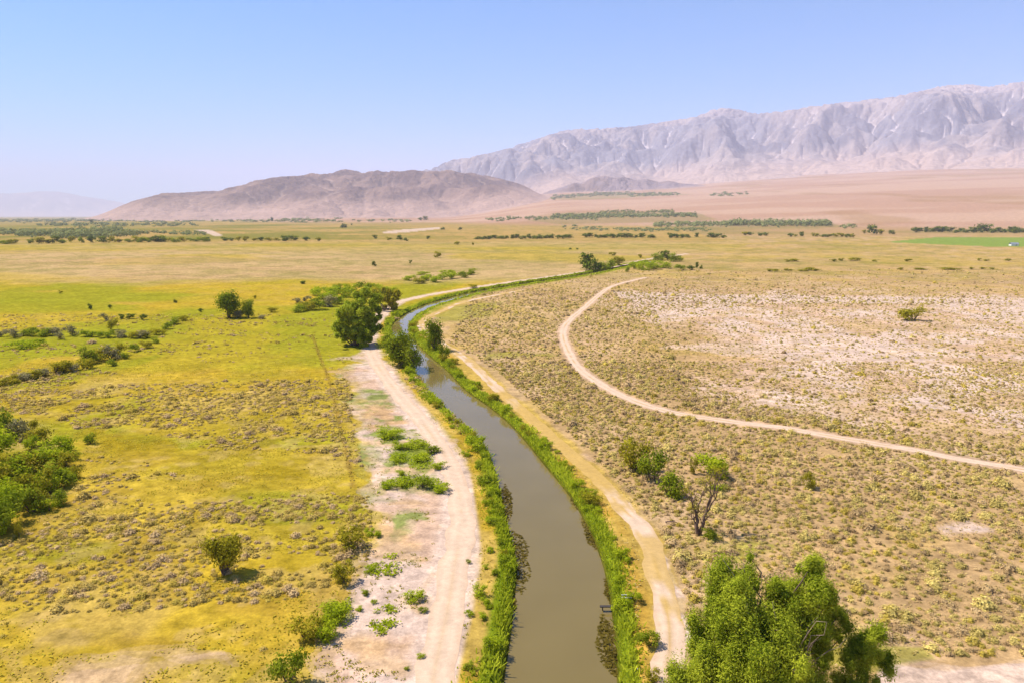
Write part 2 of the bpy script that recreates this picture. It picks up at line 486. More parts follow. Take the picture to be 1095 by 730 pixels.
def cover(x, y, z, want_density=False):
    u, v = proj(x, y, z)
    d = np.hypot(x, y)
    left = inpoly(u, v, LEFT_CANAL_PX).astype(float)
    left = np.where(v > 9000, (x < 0).astype(float), left)
    n30 = fbm(x / 45, y / 45, 1, 4); n8 = fbm(x / 9, y / 9, 2, 4); n90 = fbm(x / 130, y / 130, 3, 4); n3 = fbm(x / 2.6, y / 2.6, 4, 3)
    nk = fbm(x / 600, y / 600, 6, 4)
    vw = v + (n30 - 0.5) * 10 * np.clip((v - 231) / 60, 0.1, 2.0)
    col = np.zeros(np.shape(x) + (3,))

    def mixin(m, c):
        nonlocal col
        m = np.clip(m, 0, 1)[..., None]
        col = col * (1 - m) + np.asarray(c) * m
    # left half -------------------------------------------------
    mixin(np.ones(np.shape(x)), Y['yellow'])
    mixin(sstep(0.40, 0.62, n30) * 0.75, Y['mead'])
    mixin(sstep(0.50, 0.66, n90) * 0.55, Y['olive'])
    mixin(sstep(0.48, 0.62, fbm(x / 30, y / 14, 21, 4)) * 0.75, Y['green'])
    mixin(sstep(0.56, 0.70, fbm(x / 30, y / 30, 25, 3)) * 0.6, Y['gold'])
    mixin(sstep(0.58, 0.70, fbm(x / 14, y / 14, 31, 4)) * 0.3, Y['tan'])
    mixin(sstep(0.55, 0.75, n8) * 0.35, Y['brown'])
    mixin(sstep(0.55, 0.68, n3) * 0.35, Y['olive']); mixin(sstep(0.56, 0.7, fbm(x / 3.1, y / 3.1, 35, 3)) * 0.3, Y['tan'])
    # greener meadow bands
    mid = sstep(412, 398, vw) * sstep(296, 304, vw) * left
    mixin(mid * 0.55, Y['gold'])
    mixin(mid * sstep(0.44, 0.60, fbm(x / 60, y / 60, 41, 4)) * 0.9, Y['green'])
    mixin(mid * sstep(0.52, 0.66, fbm(x / 50, y / 50, 45, 4)) * 0.8, Y['mead'])
    for poly in ([(0, 396), (60, 380), (120, 372), (175, 362), (120, 350), (-30, 362), (-30, 400)], [(0, 410), (70, 398), (180, 376), (150, 392), (60, 412), (0, 420)], [(-40, 318), (110, 322), (160, 330), (40, 336), (-40, 332)], [(300, 330), (420, 305), (510, 286), (520, 296), (430, 322), (330, 340)]):
        mixin(softpoly(u, v, poly, x, y, 5, 0.06) * 0.8, Y['green'])
    for poly in ([(95, 462), (190, 468), (195, 484), (110, 488)], [(270, 500), (330, 494), (335, 512), (260, 512)]):
        mixin(softpoly(u, v, poly, x, y, 6, 0.15) * 0.8, Y['olive'])
    band = sstep(306, 293, vw + (n8 - .5) * 6) * left
    mixin(band, Y['tan'])
    mixin(band * sstep(0.5, 0.66, fbm(x / 150, y / 90, 51, 4)) * 0.7, Y['yellow'])
    mixin(band * sstep(0.52, 0.64, fbm(x / 120, y / 70, 55, 4)) * 0.6, Y['dryplain'])
    mixin(sstep(272, 266, vw) * sstep(258, 263, vw) * left * 0.4, Y['mead'])
    farl = sstep(262, 256, vw) * left
    mixin(farl, Y['tan2'])
    mixin(farl * sstep(0.42, 0.58, fbm(x / 260, y / 200, 61, 4)) * sstep(600, 300, u) * 0.8, Y['fargreen'])
    # right half -------------------------------------------------
    rt = 1 - left
    mixin(rt, Y['dryplain'])
    mixin(rt * sstep(0.45, 0.62, n30) * 0.6, Y['tan'])
    mixin(rt * sstep(0.50, 0.64, fbm(x / 22, y / 22, 71, 4)) * 0.45, Y['straw'])
    mixin(rt * sstep(0.55, 0.70, n8) * 0.35, Y['pink'])
    fary = sstep(300, 288, vw) * sstep(252, 262, vw) * rt
    mixin(fary * 0.25, Y['straw']); mixin(fary * sstep(0.50, 0.64, fbm(x / 120, y / 90, 75, 4)) * 0.35, Y['mead'])
    pz = softpoly(u, v, [(640, 318), (760, 312), (1200, 322), (1200, 490), (1000, 470), (880, 446), (740, 420), (830, 380), (700, 345)], x, y, 22, 0.05, 3)
    mixin(pz * (0.55 + 0.45 * sstep(0.40, 0.58, n8)), Y['pink'])
    mixin(pz * sstep(0.42, 0.56, fbm(x / 16, y / 22, 79, 4)) * 1.0, Y['bare'])
    mixin(pz * sstep(0.52, 0.64, n3) * 0.55, Y['tan'])
    mixin(softpoly(u, v, [(655, 312), (800, 316), (1200, 320), (1200, 326), (760, 324), (680, 326)], x, y, 4, 0.06, 5) * 0.85, Y['bare'])
    for poly in ([(1004, 562), (1035, 558), (1066, 566), (1050, 572), (1010, 570)], [(800, 402), (860, 398), (900, 372), (960, 352), (985, 356), (940, 380), (880, 404)], [(940, 705), (1010, 712), (1200, 702), (1200, 800), (930, 800)]):
        mixin(softpoly(u, v, poly, x, y, 4, 0.2, 7) * 0.9, Y['bare'])
    for poly in ([(880, 690), (985, 688), (1000, 700), (930, 716), (880, 712)], [(745, 590), (800, 575), (835, 582), (790, 600)], [(520, 376), (590, 377), (590, 382), (520, 381)], [(460, 330), (540, 322), (520, 340), (470, 345)]):
        mixin(softpoly(u, v, poly, x, y, 4, 0.15, 9) * 0.65, Y['green'])
    # far plain, belts and alluvial fan ---------------------------
    far_all = sstep(310, 290, vw) * (z < 30)
    mixin(far_all * sstep(0.50, 0.62, fbm(x / 14, y / 14, 77, 4)) * 0.35, Y['fargreen'])
    mixin(far_all * sstep(0.50, 0.60, fbm(x / 70, y / 45, 78, 4)) * 0.25, Y['fargreen'])
    farp = sstep(256, 248, vw) * rt
    mixin(farp, Y['far'])
    mixin(farp * sstep(0.5, 0.62, nk) * 0.4, Y['fargreen'])
    fz = sstep(1.0, 14, z)
    mixin(fz, Y['fan'])
    mixin(fz * sstep(0.42, 0.62, fbm(x / 900, y / 420, 81, 5)), Y['fan2'])
    mixin(fz * sstep(0.55, 0.68, fbm(x / 420, y / 900, 83, 5)) * 0.35, Y['brown'])
    for poly in ([(560, 236), (600, 229), (680, 226), (745, 228), (770, 235), (700, 238), (600, 240)], [(690, 244), (770, 238), (890, 239), (905, 243), (820, 246), (700, 246)], [(580, 213), (640, 208), (700, 207), (740, 208), (690, 211), (620, 214)]):
        mixin(softpoly(u, v, poly, x, y, 3, 0.004, 11) * 0.45, Y['fargreen'])
    lw = softpoly(u, v, [(948, 259), (1000, 254), (1300, 255), (1300, 266), (1060, 264)], x, y, 0.8, 0.01, 13)
    mixin(lw, Y['lawn'])
    for poly in ([(410, 248), (425, 246), (470, 243), (470, 245), (432, 249), (410, 250)], [(208, 246), (224, 246), (240, 252), (232, 253)]):
        mixin(softpoly(u, v, poly, x, y, 0.6, 0.01, 15) * 0.8, Y['bare'])
    # levee of the canal -----------------------------------------
    lev = softpoly(u, v, [(372, 385), (412, 384), (452, 440), (490, 500), (512, 560), (506, 640), (490, 800), (320, 800), (352, 700), (385, 625), (400, 570), (392, 520), (378, 450)], x, y, 17, 0.16, 17)
    mixin(lev, Y['pink'])
    mixin(lev * sstep(0.45, 0.60, n8), Y['bare'])
    mixin(lev * sstep(0.56, 0.68, fbm(x / 7, y / 7, 91, 4)) * 0.4, Y['orange'])
    gg = 0
    for poly in ([(365, 428), (385, 415), (418, 420), (415, 432), (380, 437)], [(383, 480), (405, 474), (404, 490), (388, 510), (382, 500)], [(418, 550), (445, 545), (440, 570), (420, 580)]):
        gg = gg + softpoly(u, v, poly, x, y, 5, 0.3, 19)
    gg = gg + lev * sstep(0.60, 0.70, fbm(x / 5.5, y / 5.5, 95, 4)) * sstep(680, 560, v)
    mixin(gg * (0.4 + 0.6 * sstep(0.4, 0.6, n3)), Y['greygreen'])
    gr = 0
    for poly in ([(405, 455), (430, 458), (425, 472), (402, 470)], [(420, 478), (450, 465), (468, 472), (472, 495), (440, 500), (415, 492)], [(405, 518), (440, 508), (480, 510), (482, 528), (450, 522), (410, 524)], [(345, 650), (372, 640), (375, 665), (345, 680)]):
        gr = gr + softpoly(u, v, poly, x, y, 6, 0.35, 23)
    mixin(gr * 0.9, Y['leafy'])
    mixin(softpoly(u, v, [(70, 715), (130, 700), (240, 695), (250, 704), (160, 716), (90, 800), (40, 800)], x, y, 12, 0.15, 29) * 0.65, Y['pink'])
    bl_ = np.full(np.shape(x), 1e6); sb = (d < 330) & (y > 0) & (x < 0)
    bl_[sb] = seg_dist(x[sb], y[sb], BOUND)
    mixin(sstep(0.6, 0.1, bl_ + (n3 - .5) * .8) * 0.5, Y['brown'] * 0.85)
    # strips beside the water
    near = (d < 900) & (y > 0)
    cd = np.full(np.shape(x), 1e6)
    cd[near] = canal_dist(x[near], y[near])
    cdn = cd + (n8 - 0.5) * 2.2
    st = sstep(6.6, 5.2, cdn) * (1 - sstep(2500, 2600, d))
    ll = left * sstep(4.6, 3.6, cdn) * sstep(330, 345, v)
    mixin(ll, Y['straw']); mixin(ll * sstep(0.45, 0.6, n8) * 0.8, Y['gold'])
    rr = rt * st * sstep(330, 345, v)
    mixin(rr, Y['straw']); mixin(rr * sstep(0.45, 0.62, n8) * 0.6, Y['orange'])
    mixin(sstep(2.2, 1.2, cdn), Y['leafy'])
    # far canal embankment grass
    fe = sstep(345, 330, v) * sstep(6.5, 4.5, cdn)
    mixin(fe * 0.8, Y['green'])
    # shoulders of the tracks
    for nme, (P, wd) in ROADS.items():
        rd = np.full(np.shape(x), 1e6)
        P2 = P[::4]
        sel = (d < 1300) & (y > 0)
        rd[sel] = seg_dist(x[sel], y[sel], P2)
        sh = {'levee_road': 1.0, 'bank_road': 0.7, 'desert_track': 0.4}[nme]
        m = sstep(wd / 2 + sh + 0.9, wd / 2 + sh * 0.2, rd + (n8 - 0.5) * 2.5 + (n3 - 0.5) * 1.2)
        mixin(m * (0.7 if nme == 'desert_track' else 0.9), Y['bare'] if nme == 'levee_road' else Y['pink'] if nme == 'desert_track' else Y['straw'])
    yb = left * sstep(4.1, 3.4, cd + (n8 - .5) * 1.2) * sstep(330, 345, v)
    mixin(yb, Y['straw']); mixin(yb * sstep(0.42, 0.58, n8) * 0.9, Y['gold']); mixin(sstep(2.2, 1.2, cdn), Y['leafy'])
    for poly in ([(652, 532), (668, 530), (705, 585), (730, 640), (742, 690), (742, 800), (700, 800), (705, 690), (700, 640), (690, 590), (672, 555)],):
        mixin(softpoly(u, v, poly, x, y, 4, 0.3, 33) * (0.35 + 0.6 * sstep(0.4, 0.55, n3)), Y['bare'])
    mixin(sstep(0.6, -0.6, cd), alb(96, 84, 40))
    return col, u, v, left, cd


# ------------------------------------------------------------------ ground sheet
vv = np.r_[np.arange(800, 240, -0.9), np.arange(240, 233, -0.35)]
yy_rows = np.array([flat(CX, q)[1] for q in vv])          # forward distances
rows = np.r_[[1.0, 15, 28, 38], yy_rows[yy_rows > 42], np.geomspace(yy_rows.max() * 1.01, 56000, 120)]
rows = np.sort(rows)
# right side climbs above the horizon: use extra rows between 2.3 and 12 km
rows = np.unique(np.round(np.r_[rows, np.geomspace(2300, 12000, 130)], 3))
azs = np.r_[np.arange(-180, -43, 4.0), np.linspace(-42, 42, 701), np.arange(46, 180, 4.0)]
az = np.radians(azs)
RR, AA = np.meshgrid(rows, az, indexing='ij')
sec = 1 / np.maximum(np.cos(AA), 0.72)
R2 = np.where(RR < 3000, RR * (sec * np.clip((3000 - RR) / 2000, 0, 1) + 1 * (1 - np.clip((3000 - RR) / 2000, 0, 1))), RR)
GX = R2 * np.sin(AA); GY = R2 * np.cos(AA)
GZ = fan_z(GX, GY)
gcol, gu, gv, gleft, gcd = cover(GX, GY, GZ)
gx = np.where(gcd < 2.0, 1, 0)
GZ = GZ + np.where(gcd < 1.3, -2.4 * sstep(1.1, -2.5, gcd), 0)
me = mesh_np('ground', np.stack([GX, GY, GZ], -1).reshape(-1, 3), grid_faces(len(rows), len(azs), True)[:, ::-1], M['ground'], True, col=gcol.reshape(-1, 3))
tag(add('ground', me), kind='structure')

# ------------------------------------------------------------------ water
offs = np.array([-1.0, -0.5, 0, 0.5, 1.0])
ext = (HW + 0.9)
wv = CEN[:, None, :] + NOR[:, None, :] * (ext[:, None] * offs[None, :])[..., None]
wv = np.concatenate([wv, np.full(wv.shape[:2] + (1,), WATER_Z)], -1).reshape(-1, 3)
me = mesh_np('water', wv, grid_faces(len(CEN), 5), M['water'], True)
tag(add('water', me), kind='structure')

# ------------------------------------------------------------------ dirt roads
for nme, (P, wd) in ROADS.items():
    tg_ = np.gradient(P, axis=0); tg_ /= np.linalg.norm(tg_, axis=1)[:, None]
    nr_ = np.c_[-tg_[:, 1], tg_[:, 0]]
    s = np.r_[0, np.cumsum(np.hypot(*np.diff(P, axis=0).T))]
    nc = 13
    q = np.linspace(-1, 1, nc)
    eL = wd / 2 * (0.66 + 0.74 * fbm(s / 2.2, s * 0, 3, 5)); eR = wd / 2 * (0.66 + 0.74 * fbm(s / 3.0, s * 0 + 9, 4, 4))
    e = np.where(q[None, :] < 0, eR[:, None], eL[:, None]) * q[None, :]
    v3 = P[:, None, :] + nr_[:, None, :] * e[..., None]
    zz = 0.02 + 0.025 * (1 - q[None, :] ** 2) * np.ones((len(P), 1))
    v3 = np.concatenate([v3, zz[..., None]], -1)
    X, Yy = v3[..., 0], v3[..., 1]
    cc = np.ones(X.shape + (3,)) * alb(255, 226, 212)
    rut = np.exp(-((np.abs(q) - 0.5) / 0.17) ** 2)[None, :] * (0.5 + 0.5 * fbm(X / 6, Yy / 6, 8, 2))
    cc = cc * (0.95 + 0.10 * rut[..., None])
    edge = sstep(0.72, 1.0, np.abs(q)[None, :] + 0.4 * (fbm(X / 1.5, Yy / 1.5, 12, 3) - 0.5))[..., None]
    cc = cc * (1 - edge) + alb(249, 216, 198) * edge
    mid = np.exp(-(q / 0.16) ** 2)[None, :] * sstep(0.45, 0.6, fbm(X / 5, Yy / 5, 13, 3)) * (0.7 if nme != 'levee_road' else 0.25)
    cc = cc * (1 - mid[..., None]) + alb(222, 184, 120) * mid[..., None]
    if nme == 'bank_road':
        ru, rv = proj(X, Yy, X * 0)
        gm = (np.clip(sstep(400, 450, rv) * sstep(540, 515, rv) * 0.95 + 0.8 * sstep(0.44, 0.56, fbm(X / 3, Yy / 7, 14, 4)), 0, 0.95))[..., None]
        cc = cc * (1 - gm) + alb(228, 192, 120) * gm
    me = mesh_np(nme, v3.reshape(-1, 3), grid_faces(len(P), nc), M['road'], True, col=cc.reshape(-1, 3))
    tag(add(nme, me), kind='structure')


# ------------------------------------------------------------------ mountains and hills (stream-power eroded heightfields)
def erode(h, up, dx, dy, it, K, mexp, diff, base_rows=1):
    nr, nc = h.shape
    idx = np.arange(nr * nc).reshape(nr, nc)
    nb = [(-1, 0, dy), (1, 0, dy), (0, -1, dx), (0, 1, dx)] + [(a, b, math.hypot(dx, dy)) for a in (-1, 1) for b in (-1, 1)]
    A = None
    for step in range(it):
        h = h + up
        best = np.zeros((nr, nc)); rec = idx.copy(); dist = np.ones((nr, nc))
        for a, b, L in nb:
            sh = np.full((nr, nc), 1e12); si = np.zeros((nr, nc), int)
            r0, r1 = max(0, -a), nr - max(0, a); c0, c1 = max(0, -b), nc - max(0, b)
            sh[r0:r1, c0:c1] = h[r0 + a:r1 + a, c0 + b:c1 + b]; si[r0:r1, c0:c1] = idx[r0 + a:r1 + a, c0 + b:c1 + b]
            sl = (h - sh) / L
            m = sl > best
            best = np.where(m, sl, best); rec = np.where(m, si, rec); dist = np.where(m, L, dist)
        rec[:base_rows] = idx[:base_rows]
        order = np.argsort(h.ravel(), kind='stable').tolist()
        rl = rec.ravel().tolist(); Al = [1.0] * (nr * nc)
        for i in reversed(order):
            j = rl[i]
            if j != i: Al[j] += Al[i]
        A = np.array(Al)
        Fl = (K * A ** mexp / dist.ravel()).tolist(); hl = h.ravel().tolist()
        for i in order:
            j = rl[i]
            if j != i:
                f = Fl[i]; hl[i] = (hl[i] + f * hl[j]) / (1 + f)
        h = np.array(hl).reshape(nr, nc)
        p = np.pad(h, 1, mode='edge')
        lap = p[:-2, 1:-1] + p[2:, 1:-1] + p[1:-1, :-2] + p[1:-1, 2:] - 4 * h
        lap[:base_rows] = 0
        h = h + diff * lap
    return h, A.reshape(nr, nc)


def up2(a):
    nr, nc = a.shape
    r = np.linspace(0, nr - 1, nr * 2 - 1); c = np.linspace(0, nc - 1, nc * 2 - 1)
    r0 = np.minimum(r.astype(int), nr - 2); c0 = np.minimum(c.astype(int), nc - 2)
    fr = (r - r0)[:, None]; fc = (c - c0)[None, :]
    return (a[r0][:, c0] * (1 - fr) + a[r0 + 1][:, c0] * fr) * (1 - fc) + (a[r0][:, c0 + 1] * (1 - fr) + a[r0 + 1][:, c0 + 1] * fr) * fc


def skyline(pts):
    p = np.asarray(pts, float)
    dx, dy, dz = ray(p[:, 0], p[:, 1])
    return np.degrees(np.arctan2(dx, dy)), dz / np.hypot(dx, dy)


def ridge(name, az0, az1, nc, r0, r1, nr, sky, seed, upl, it, K, diff, detail, colour, mat, sink=12.0, sig=0.35, taper=None, mexp=0.45, rough=0.5, feat=28, wamp=0.34):
    azg = np.linspace(az0, az1, nc); rg = np.linspace(r0, r1, nr)
    dxm = math.radians(azg[1] - azg[0]) * (r0 + r1) / 2; dym = rg[1] - rg[0]
    Rg, Ag = np.meshgrid(rg, np.radians(azg), indexing='ij')
    X, Yg = Rg * np.sin(Ag), Rg * np.cos(Ag)
    warp = (fbm(X / (dxm * 26), Yg / (dxm * 26), seed, 4) - 0.5) * wamp
    t = (Rg - r0) / (r1 - r0) + warp * sstep(0.0, 0.15, (Rg - r0) / (r1 - r0))
    U = upl(t, Ag)
    rid = 1 - np.abs(2 * fbm(X / (dxm * feat) + 3, Yg / (dxm * feat), seed + 3, 4) - 1)
    h = U * it * rough * (rid ** 1.5 * 1.2 + 0.35 * fbm(X / (dxm * 9), Yg / (dxm * 9), seed + 4, 4)) + 6 * fbm(X / (dxm * 2), Yg / (dxm * 2), seed + 5, 2)
    h[0] = 0
    h, A = erode(h, U, dxm, dym, it, K, mexp, diff)
    h = up2(h); A = up2(np.log(A)); azg = np.linspace(az0, az1, nc * 2 - 1); rg = np.linspace(r0, r1, nr * 2 - 1)
    Rg, Ag = np.meshgrid(rg, np.radians(azg), indexing='ij')
    X, Yg = Rg * np.sin(Ag), Rg * np.cos(Ag)
    rn = 1 - np.abs(2 * fbm(X / (dxm * 4), Yg / (dxm * 4), seed + 9, 4) - 1)
    h = h * (1 + detail * (rn - 0.7)) + detail * 60 * (fbm(X / (dxm * 1.3), Yg / (dxm * 1.3), seed + 12, 3) - 0.5) * sstep(0, 200, h)
    h = np.maximum(h, 0)
    base = fan_z(X, Yg)
    sa, se = skyline(sky)
    tgt = np.interp(azg, sa, se)
    s = np.ones(len(azg))
    kk = np.exp(-0.5 * (np.arange(-60, 61) * (azg[1] - azg[0]) / sig) ** 2); kk /= kk.sum()
    if h.max() > 0:
        s *= 400.0 / h.max()
    for q in range(12):
        z = base + s * h
        e = (z - CAM_H) / Rg
        k_ = np.argmax(e, 0); c_ = np.arange(len(azg))
        want = tgt * Rg[k_, c_] + CAM_H - base[k_, c_]
        ns = np.clip(want, 1, None) / np.maximum(h[k_, c_], 1.0)
        ns = np.exp(np.convolve(np.pad(np.log(ns), 60, mode='edge'), kk, 'valid'))
        s = ns
    z = base + s * h
    if taper is not None:
        z = base + (z - base) * taper(Ag)
    z = z - sink * sstep(60, 0, z - base)
    gy_, gx_ = np.gradient(z)
    slope = np.hypot(gy_ / (rg[1] - rg[0]), gx_ / (math.radians(azg[1] - azg[0]) * Rg))
    col = colour(X, Yg, z, z - base, A, slope)
    me = mesh_np(name, np.stack([X, Yg, z], -1).reshape(-1, 3), grid_faces(len(rg), len(azg))[:, ::-1], mat, True, col=col.reshape(-1, 3))
    o = add(name, me); tag(o, kind='structure')
    return o


def lerp(a, b, m): return a * (1 - m[..., None]) + np.asarray(b) * m[..., None]


def mcol(X, Yg, z, rel, A, sl):
    c = np.ones(X.shape + (3,)) * np.array((0.225, 0.208, 0.238))  # bluish base: part of the distance haze is painted into the rock colour
    c = lerp(c, (0.33, 0.27, 0.26), sstep(0.42, 0.60, fbm(X / 900, Yg / 900, 301, 5)))
    c = lerp(c, (0.13, 0.125, 0.16), sstep(0.48, 0.62, fbm(X / 500, Yg / 700, 305, 5)) * 0.85)
    c = lerp(c, (0.62, 0.53, 0.53), sstep(1.9, 3.4, A) * sstep(0.38, 0.56, fbm(X / 350, Yg / 350, 309, 4)) * 0.9)
    c = lerp(c, (0.56, 0.42, 0.37), sstep(1700, 2700, z + 500 * (fbm(X / 600, Yg / 600, 313, 4) - 0.5)) * 0.7)
    c = lerp(c, (0.44, 0.32, 0.27), sstep(420, 40, rel + 200 * (fbm(X / 700, Yg / 700, 317, 4) - 0.5)))
    return c


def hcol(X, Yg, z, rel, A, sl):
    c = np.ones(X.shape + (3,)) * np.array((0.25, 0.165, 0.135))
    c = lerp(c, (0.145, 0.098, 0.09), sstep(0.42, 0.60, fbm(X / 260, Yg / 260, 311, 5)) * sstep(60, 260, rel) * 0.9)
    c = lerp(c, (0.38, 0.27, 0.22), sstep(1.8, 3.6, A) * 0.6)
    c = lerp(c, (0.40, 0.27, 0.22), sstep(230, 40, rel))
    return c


def dcol(X, Yg, z, rel, A, sl):
    c = np.ones(X.shape + (3,)) * np.array((0.25, 0.19, 0.195))
    c = lerp(c, (0.22, 0.155, 0.14), sstep(0.45, 0.65, fbm(X / 300, Yg / 300, 321, 4)))
    return lerp(c, (0.38, 0.26, 0.21), sstep(18, 2, rel))


MSKY = [(380, 200), (430, 188), (462, 181), (480, 172), (510, 167), (540, 160), (570, 150), (605, 139), (640, 138), (680, 135), (720, 129), (745, 125), (763, 117), (775, 115),
        (788, 117), (805, 122), (840, 119), (880, 112), (920, 108), (960, 103), (985, 97), (1010, 92), (1030, 90), (1060, 93), (1095, 87), (1150, 84), (1250, 92), (1400, 100)]
ridge('mountains', -9, 47, 430, 10300, 18500, 170, MSKY, 400, lambda t, A: 70.0 * sstep(-0.05, 0.55, t) * (0.25 + 0.75 * sstep(0.1, 0.8, t)) * (1 - 0.6 * sstep(0.85, 1.0, t)), 24, 2.2, 0.03, 0.10, mcol, M['rock'], sink=25, sig=0.25, rough=0.5, feat=60, wamp=0.45, mexp=0.45)
HSKY = [(60, 236), (100, 232), (112, 226), (130, 218), (150, 211), (165, 208), (200, 206), (225, 204.5), (245, 203), (265, 195), (285, 190.5), (300, 189), (332, 188), (350, 184), (365, 181.5), (382, 183), (395, 185), (410, 184.5), (425, 181.5), (440, 183),
        (480, 182.5), (510, 186), (530, 189), (545, 193), (565, 199), (580, 205), (600, 214), (640, 224)]
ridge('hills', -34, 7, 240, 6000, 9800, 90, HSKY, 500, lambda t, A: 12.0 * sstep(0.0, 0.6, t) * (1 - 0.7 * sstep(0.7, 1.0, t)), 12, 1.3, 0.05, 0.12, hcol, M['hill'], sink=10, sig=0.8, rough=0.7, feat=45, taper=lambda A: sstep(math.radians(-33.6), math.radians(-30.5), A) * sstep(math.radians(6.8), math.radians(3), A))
DSKY = [(575, 206), (592, 203), (605, 199), (615, 195), (622, 196.5), (632, 190.5), (640, 189.5), (648, 188), (655, 190.5), (668, 189.5), (680, 193), (692, 191.5), (705, 195), (715, 193.5), (728, 196), (740, 194.5), (752, 193), (765, 195.5), (780, 194), (795, 196.5), (812, 197.5), (840, 199)]
ridge('foothills', 1.5, 16, 150, 8800, 10400, 60, DSKY, 600, lambda t, A: 8.0 * sstep(0.03, 0.4, t) * (1 - 0.7 * sstep(0.6, 1.0, t)), 12, 1.6, 0.03, 0.2, dcol, M['hill'], sink=10, sig=0.12, rough=1.2, feat=18, taper=lambda A: sstep(math.radians(1.6), math.radians(3.2), A) * sstep(math.radians(15.5), math.radians(12), A))
FSKY = [(-300, 190), (-150, 200), (-60, 205), (0, 207), (25, 206), (50, 205), (62, 204), (85, 209), (110, 213), (140, 219), (170, 226), (220, 232)]
ridge('far_range', -55, -20, 150, 44000, 52000, 40, FSKY, 700, lambda t, A: 40.0 * sstep(0.02, 0.6, t) * (1 - 0.5 * sstep(0.7, 1.0, t)), 10, 3.0, 0.05, 0.15, mcol, M['rock'], sink=60, sig=0.8)

# ------------------------------------------------------------------ shrub and tree kits
def auto_blobs(r, n, spread=0.32, rad=(0.16, 0.26), zlo=0.25, zhi=0.85, flat_top=1.0):
    out = []
    for i in range(n):
        a = r.uniform(0, 2 * PI); q = math.sqrt(r.uniform(0, 1)) * spread
        z = r.uniform(zlo, zhi)
        q *= 1.15 - 0.7 * abs((z - 0.5)) ** 1.2
        s = r.uniform(*rad)
        out.append(((q * math.cos(a), q * math.sin(a), z), (s, s, s * flat_top)))
    return out


def kit(name, seed, mat, n, per, size, zlo=0.2, zhi=0.8, spread=0.3, rad=(0.16, 0.26), stems=4, stem_r=0.03, bark='bark', aspect=0.55):
    """(foliage mesh, stem mesh) of a plant one unit wide and one unit high"""
    r = np.random.default_rng(seed)
    bl = auto_blobs(r, n, spread, rad, zlo, zhi)
    v, f, t = blob_leaves(r, bl, per, size, aspect)
    v[:, 2] = np.maximum(v[:, 2], 0.01)
    fo = mesh_np(name + '_foliage', v, f, M[mat], False, tint=t)
    parts = []
    for i in range(stems):
        c = np.array(bl[i % len(bl)][0]) * (1, 1, 0.9)
        p = bend_path((r.uniform(-.03, .03), r.uniform(-.03, .03), -0.03), c, r, 5)
        parts.append(tube(p, np.linspace(stem_r, stem_r * 0.3, 5), 5))
    v, f = merge(parts)
    st = mesh_np(name + '_stems', v, f, M[bark], True)
    return fo, st


KITS = {}


def kits(name, mat, count, **kw):
    KITS[name] = [kit(name, 1000 + 37 * len(KITS) + i, mat, **kw) for i in range(count)]


kits('lonetree', 'olive', 1, n=16, per=5200, size=0.07, zlo=0.38, zhi=0.82, stems=7, stem_r=0.04)
kits('tree', 'green', 3, n=18, per=4200, size=0.075, zlo=0.25, zhi=0.85, stems=6, stem_r=0.035)
kits('bush', 'bright', 5, n=9, per=2600, size=0.09, zlo=0.06, zhi=0.66, spread=0.33, stems=3)
kits('dbush', 'green', 4, n=10, per=2400, size=0.09, zlo=0.08, zhi=0.7, spread=0.33, stems=3)
kits('olivebush', 'olive', 4, n=10, per=2400, size=0.09, zlo=0.08, zhi=0.7, spread=0.33, stems=3)
kits('greybush', 'grey', 3, n=10, per=2400, size=0.09, zlo=0.08, zhi=0.7, spread=0.33, stems=3)
kits('fartree', 'dark', 4, n=9, per=1100, size=0.15, zlo=0.15, zhi=0.8, stems=1)
kits('farolive', 'olive', 3, n=9, per=1100, size=0.15, zlo=0.15, zhi=0.75, stems=1)


def plant(name, kitname, px, py, wpx, hpx, label, cat, group=None, parts=True, var=None, loc=None):
    """one plant rooted at the ground point surveyed at (px, py), wpx x hpx big there"""
    x, y, z = site(px, py) if loc is None else loc
    s = depth_of(x, y, z) / F
    fo, st = KITS[kitname][random.randrange(len(KITS[kitname])) if var is None else var]
    sc = (wpx * s, wpx * s, hpx * s * 1.02)
    rz = random.uniform(0, 2 * PI)
    if parts:
        o = add(name, None, loc=(x, y, z), rot=(0, 0, rz))
        a = add('crown' if 'tree' in name else 'foliage', fo, o, scale=sc)
        b = add('trunk' if 'tree' in name else 'stem', st, o, scale=sc)
    else:
        o = add(name, fo, loc=(x, y, z), rot=(0, 0, rz), scale=sc)
    return tag(o, label, cat, group)


# --- unique trees ---------------------------------------------------------
plant('shrubby_tree', 'lonetree', 241, 614, 42, 46, 'lone round olive green tree standing in the yellow meadow left of the canal', 'tree')
plant('meadow_tree', 'tree', 245, 340, 27, 29, 'tallest dark green tree of the small group out on the far yellow meadow', 'tree', var=0)
plant('meadow_tree', 'tree', 266, 340, 15, 21, 'smaller dark green tree just right of the tall meadow tree', 'tree', var=1)
plant('meadow_shrub', 'greybush', 254, 340, 15, 13, 'pale grey green bush between the two dark meadow trees', 'shrub')
plant('meadow_shrub', 'greybush', 279, 341, 10, 6, 'low brown grey bush right of the two meadow trees', 'shrub')
plant('bank_tree', 'tree', 464, 375, 22, 36, 'tall slim dark tree between canal and right bank road', 'tree', var=1)
plant('bank_tree', 'dbush', 475, 385, 13, 21, 'small round dark green tree below the slim tree at right bank road', 'tree')
plant('bank_tree', 'tree', 428, 391, 38, 38, 'dark leafy tree leaning over the left bank at the canal bend', 'tree', var=2)
plant('bank_tree', 'dbush', 442, 394, 27, 32, 'silvery green tree overhanging the water at the canal bend', 'tree')
plant('bank_tree', 'dbush', 414, 376, 25, 27, 'smaller dark tree behind the leafy tree at the canal bend', 'tree')


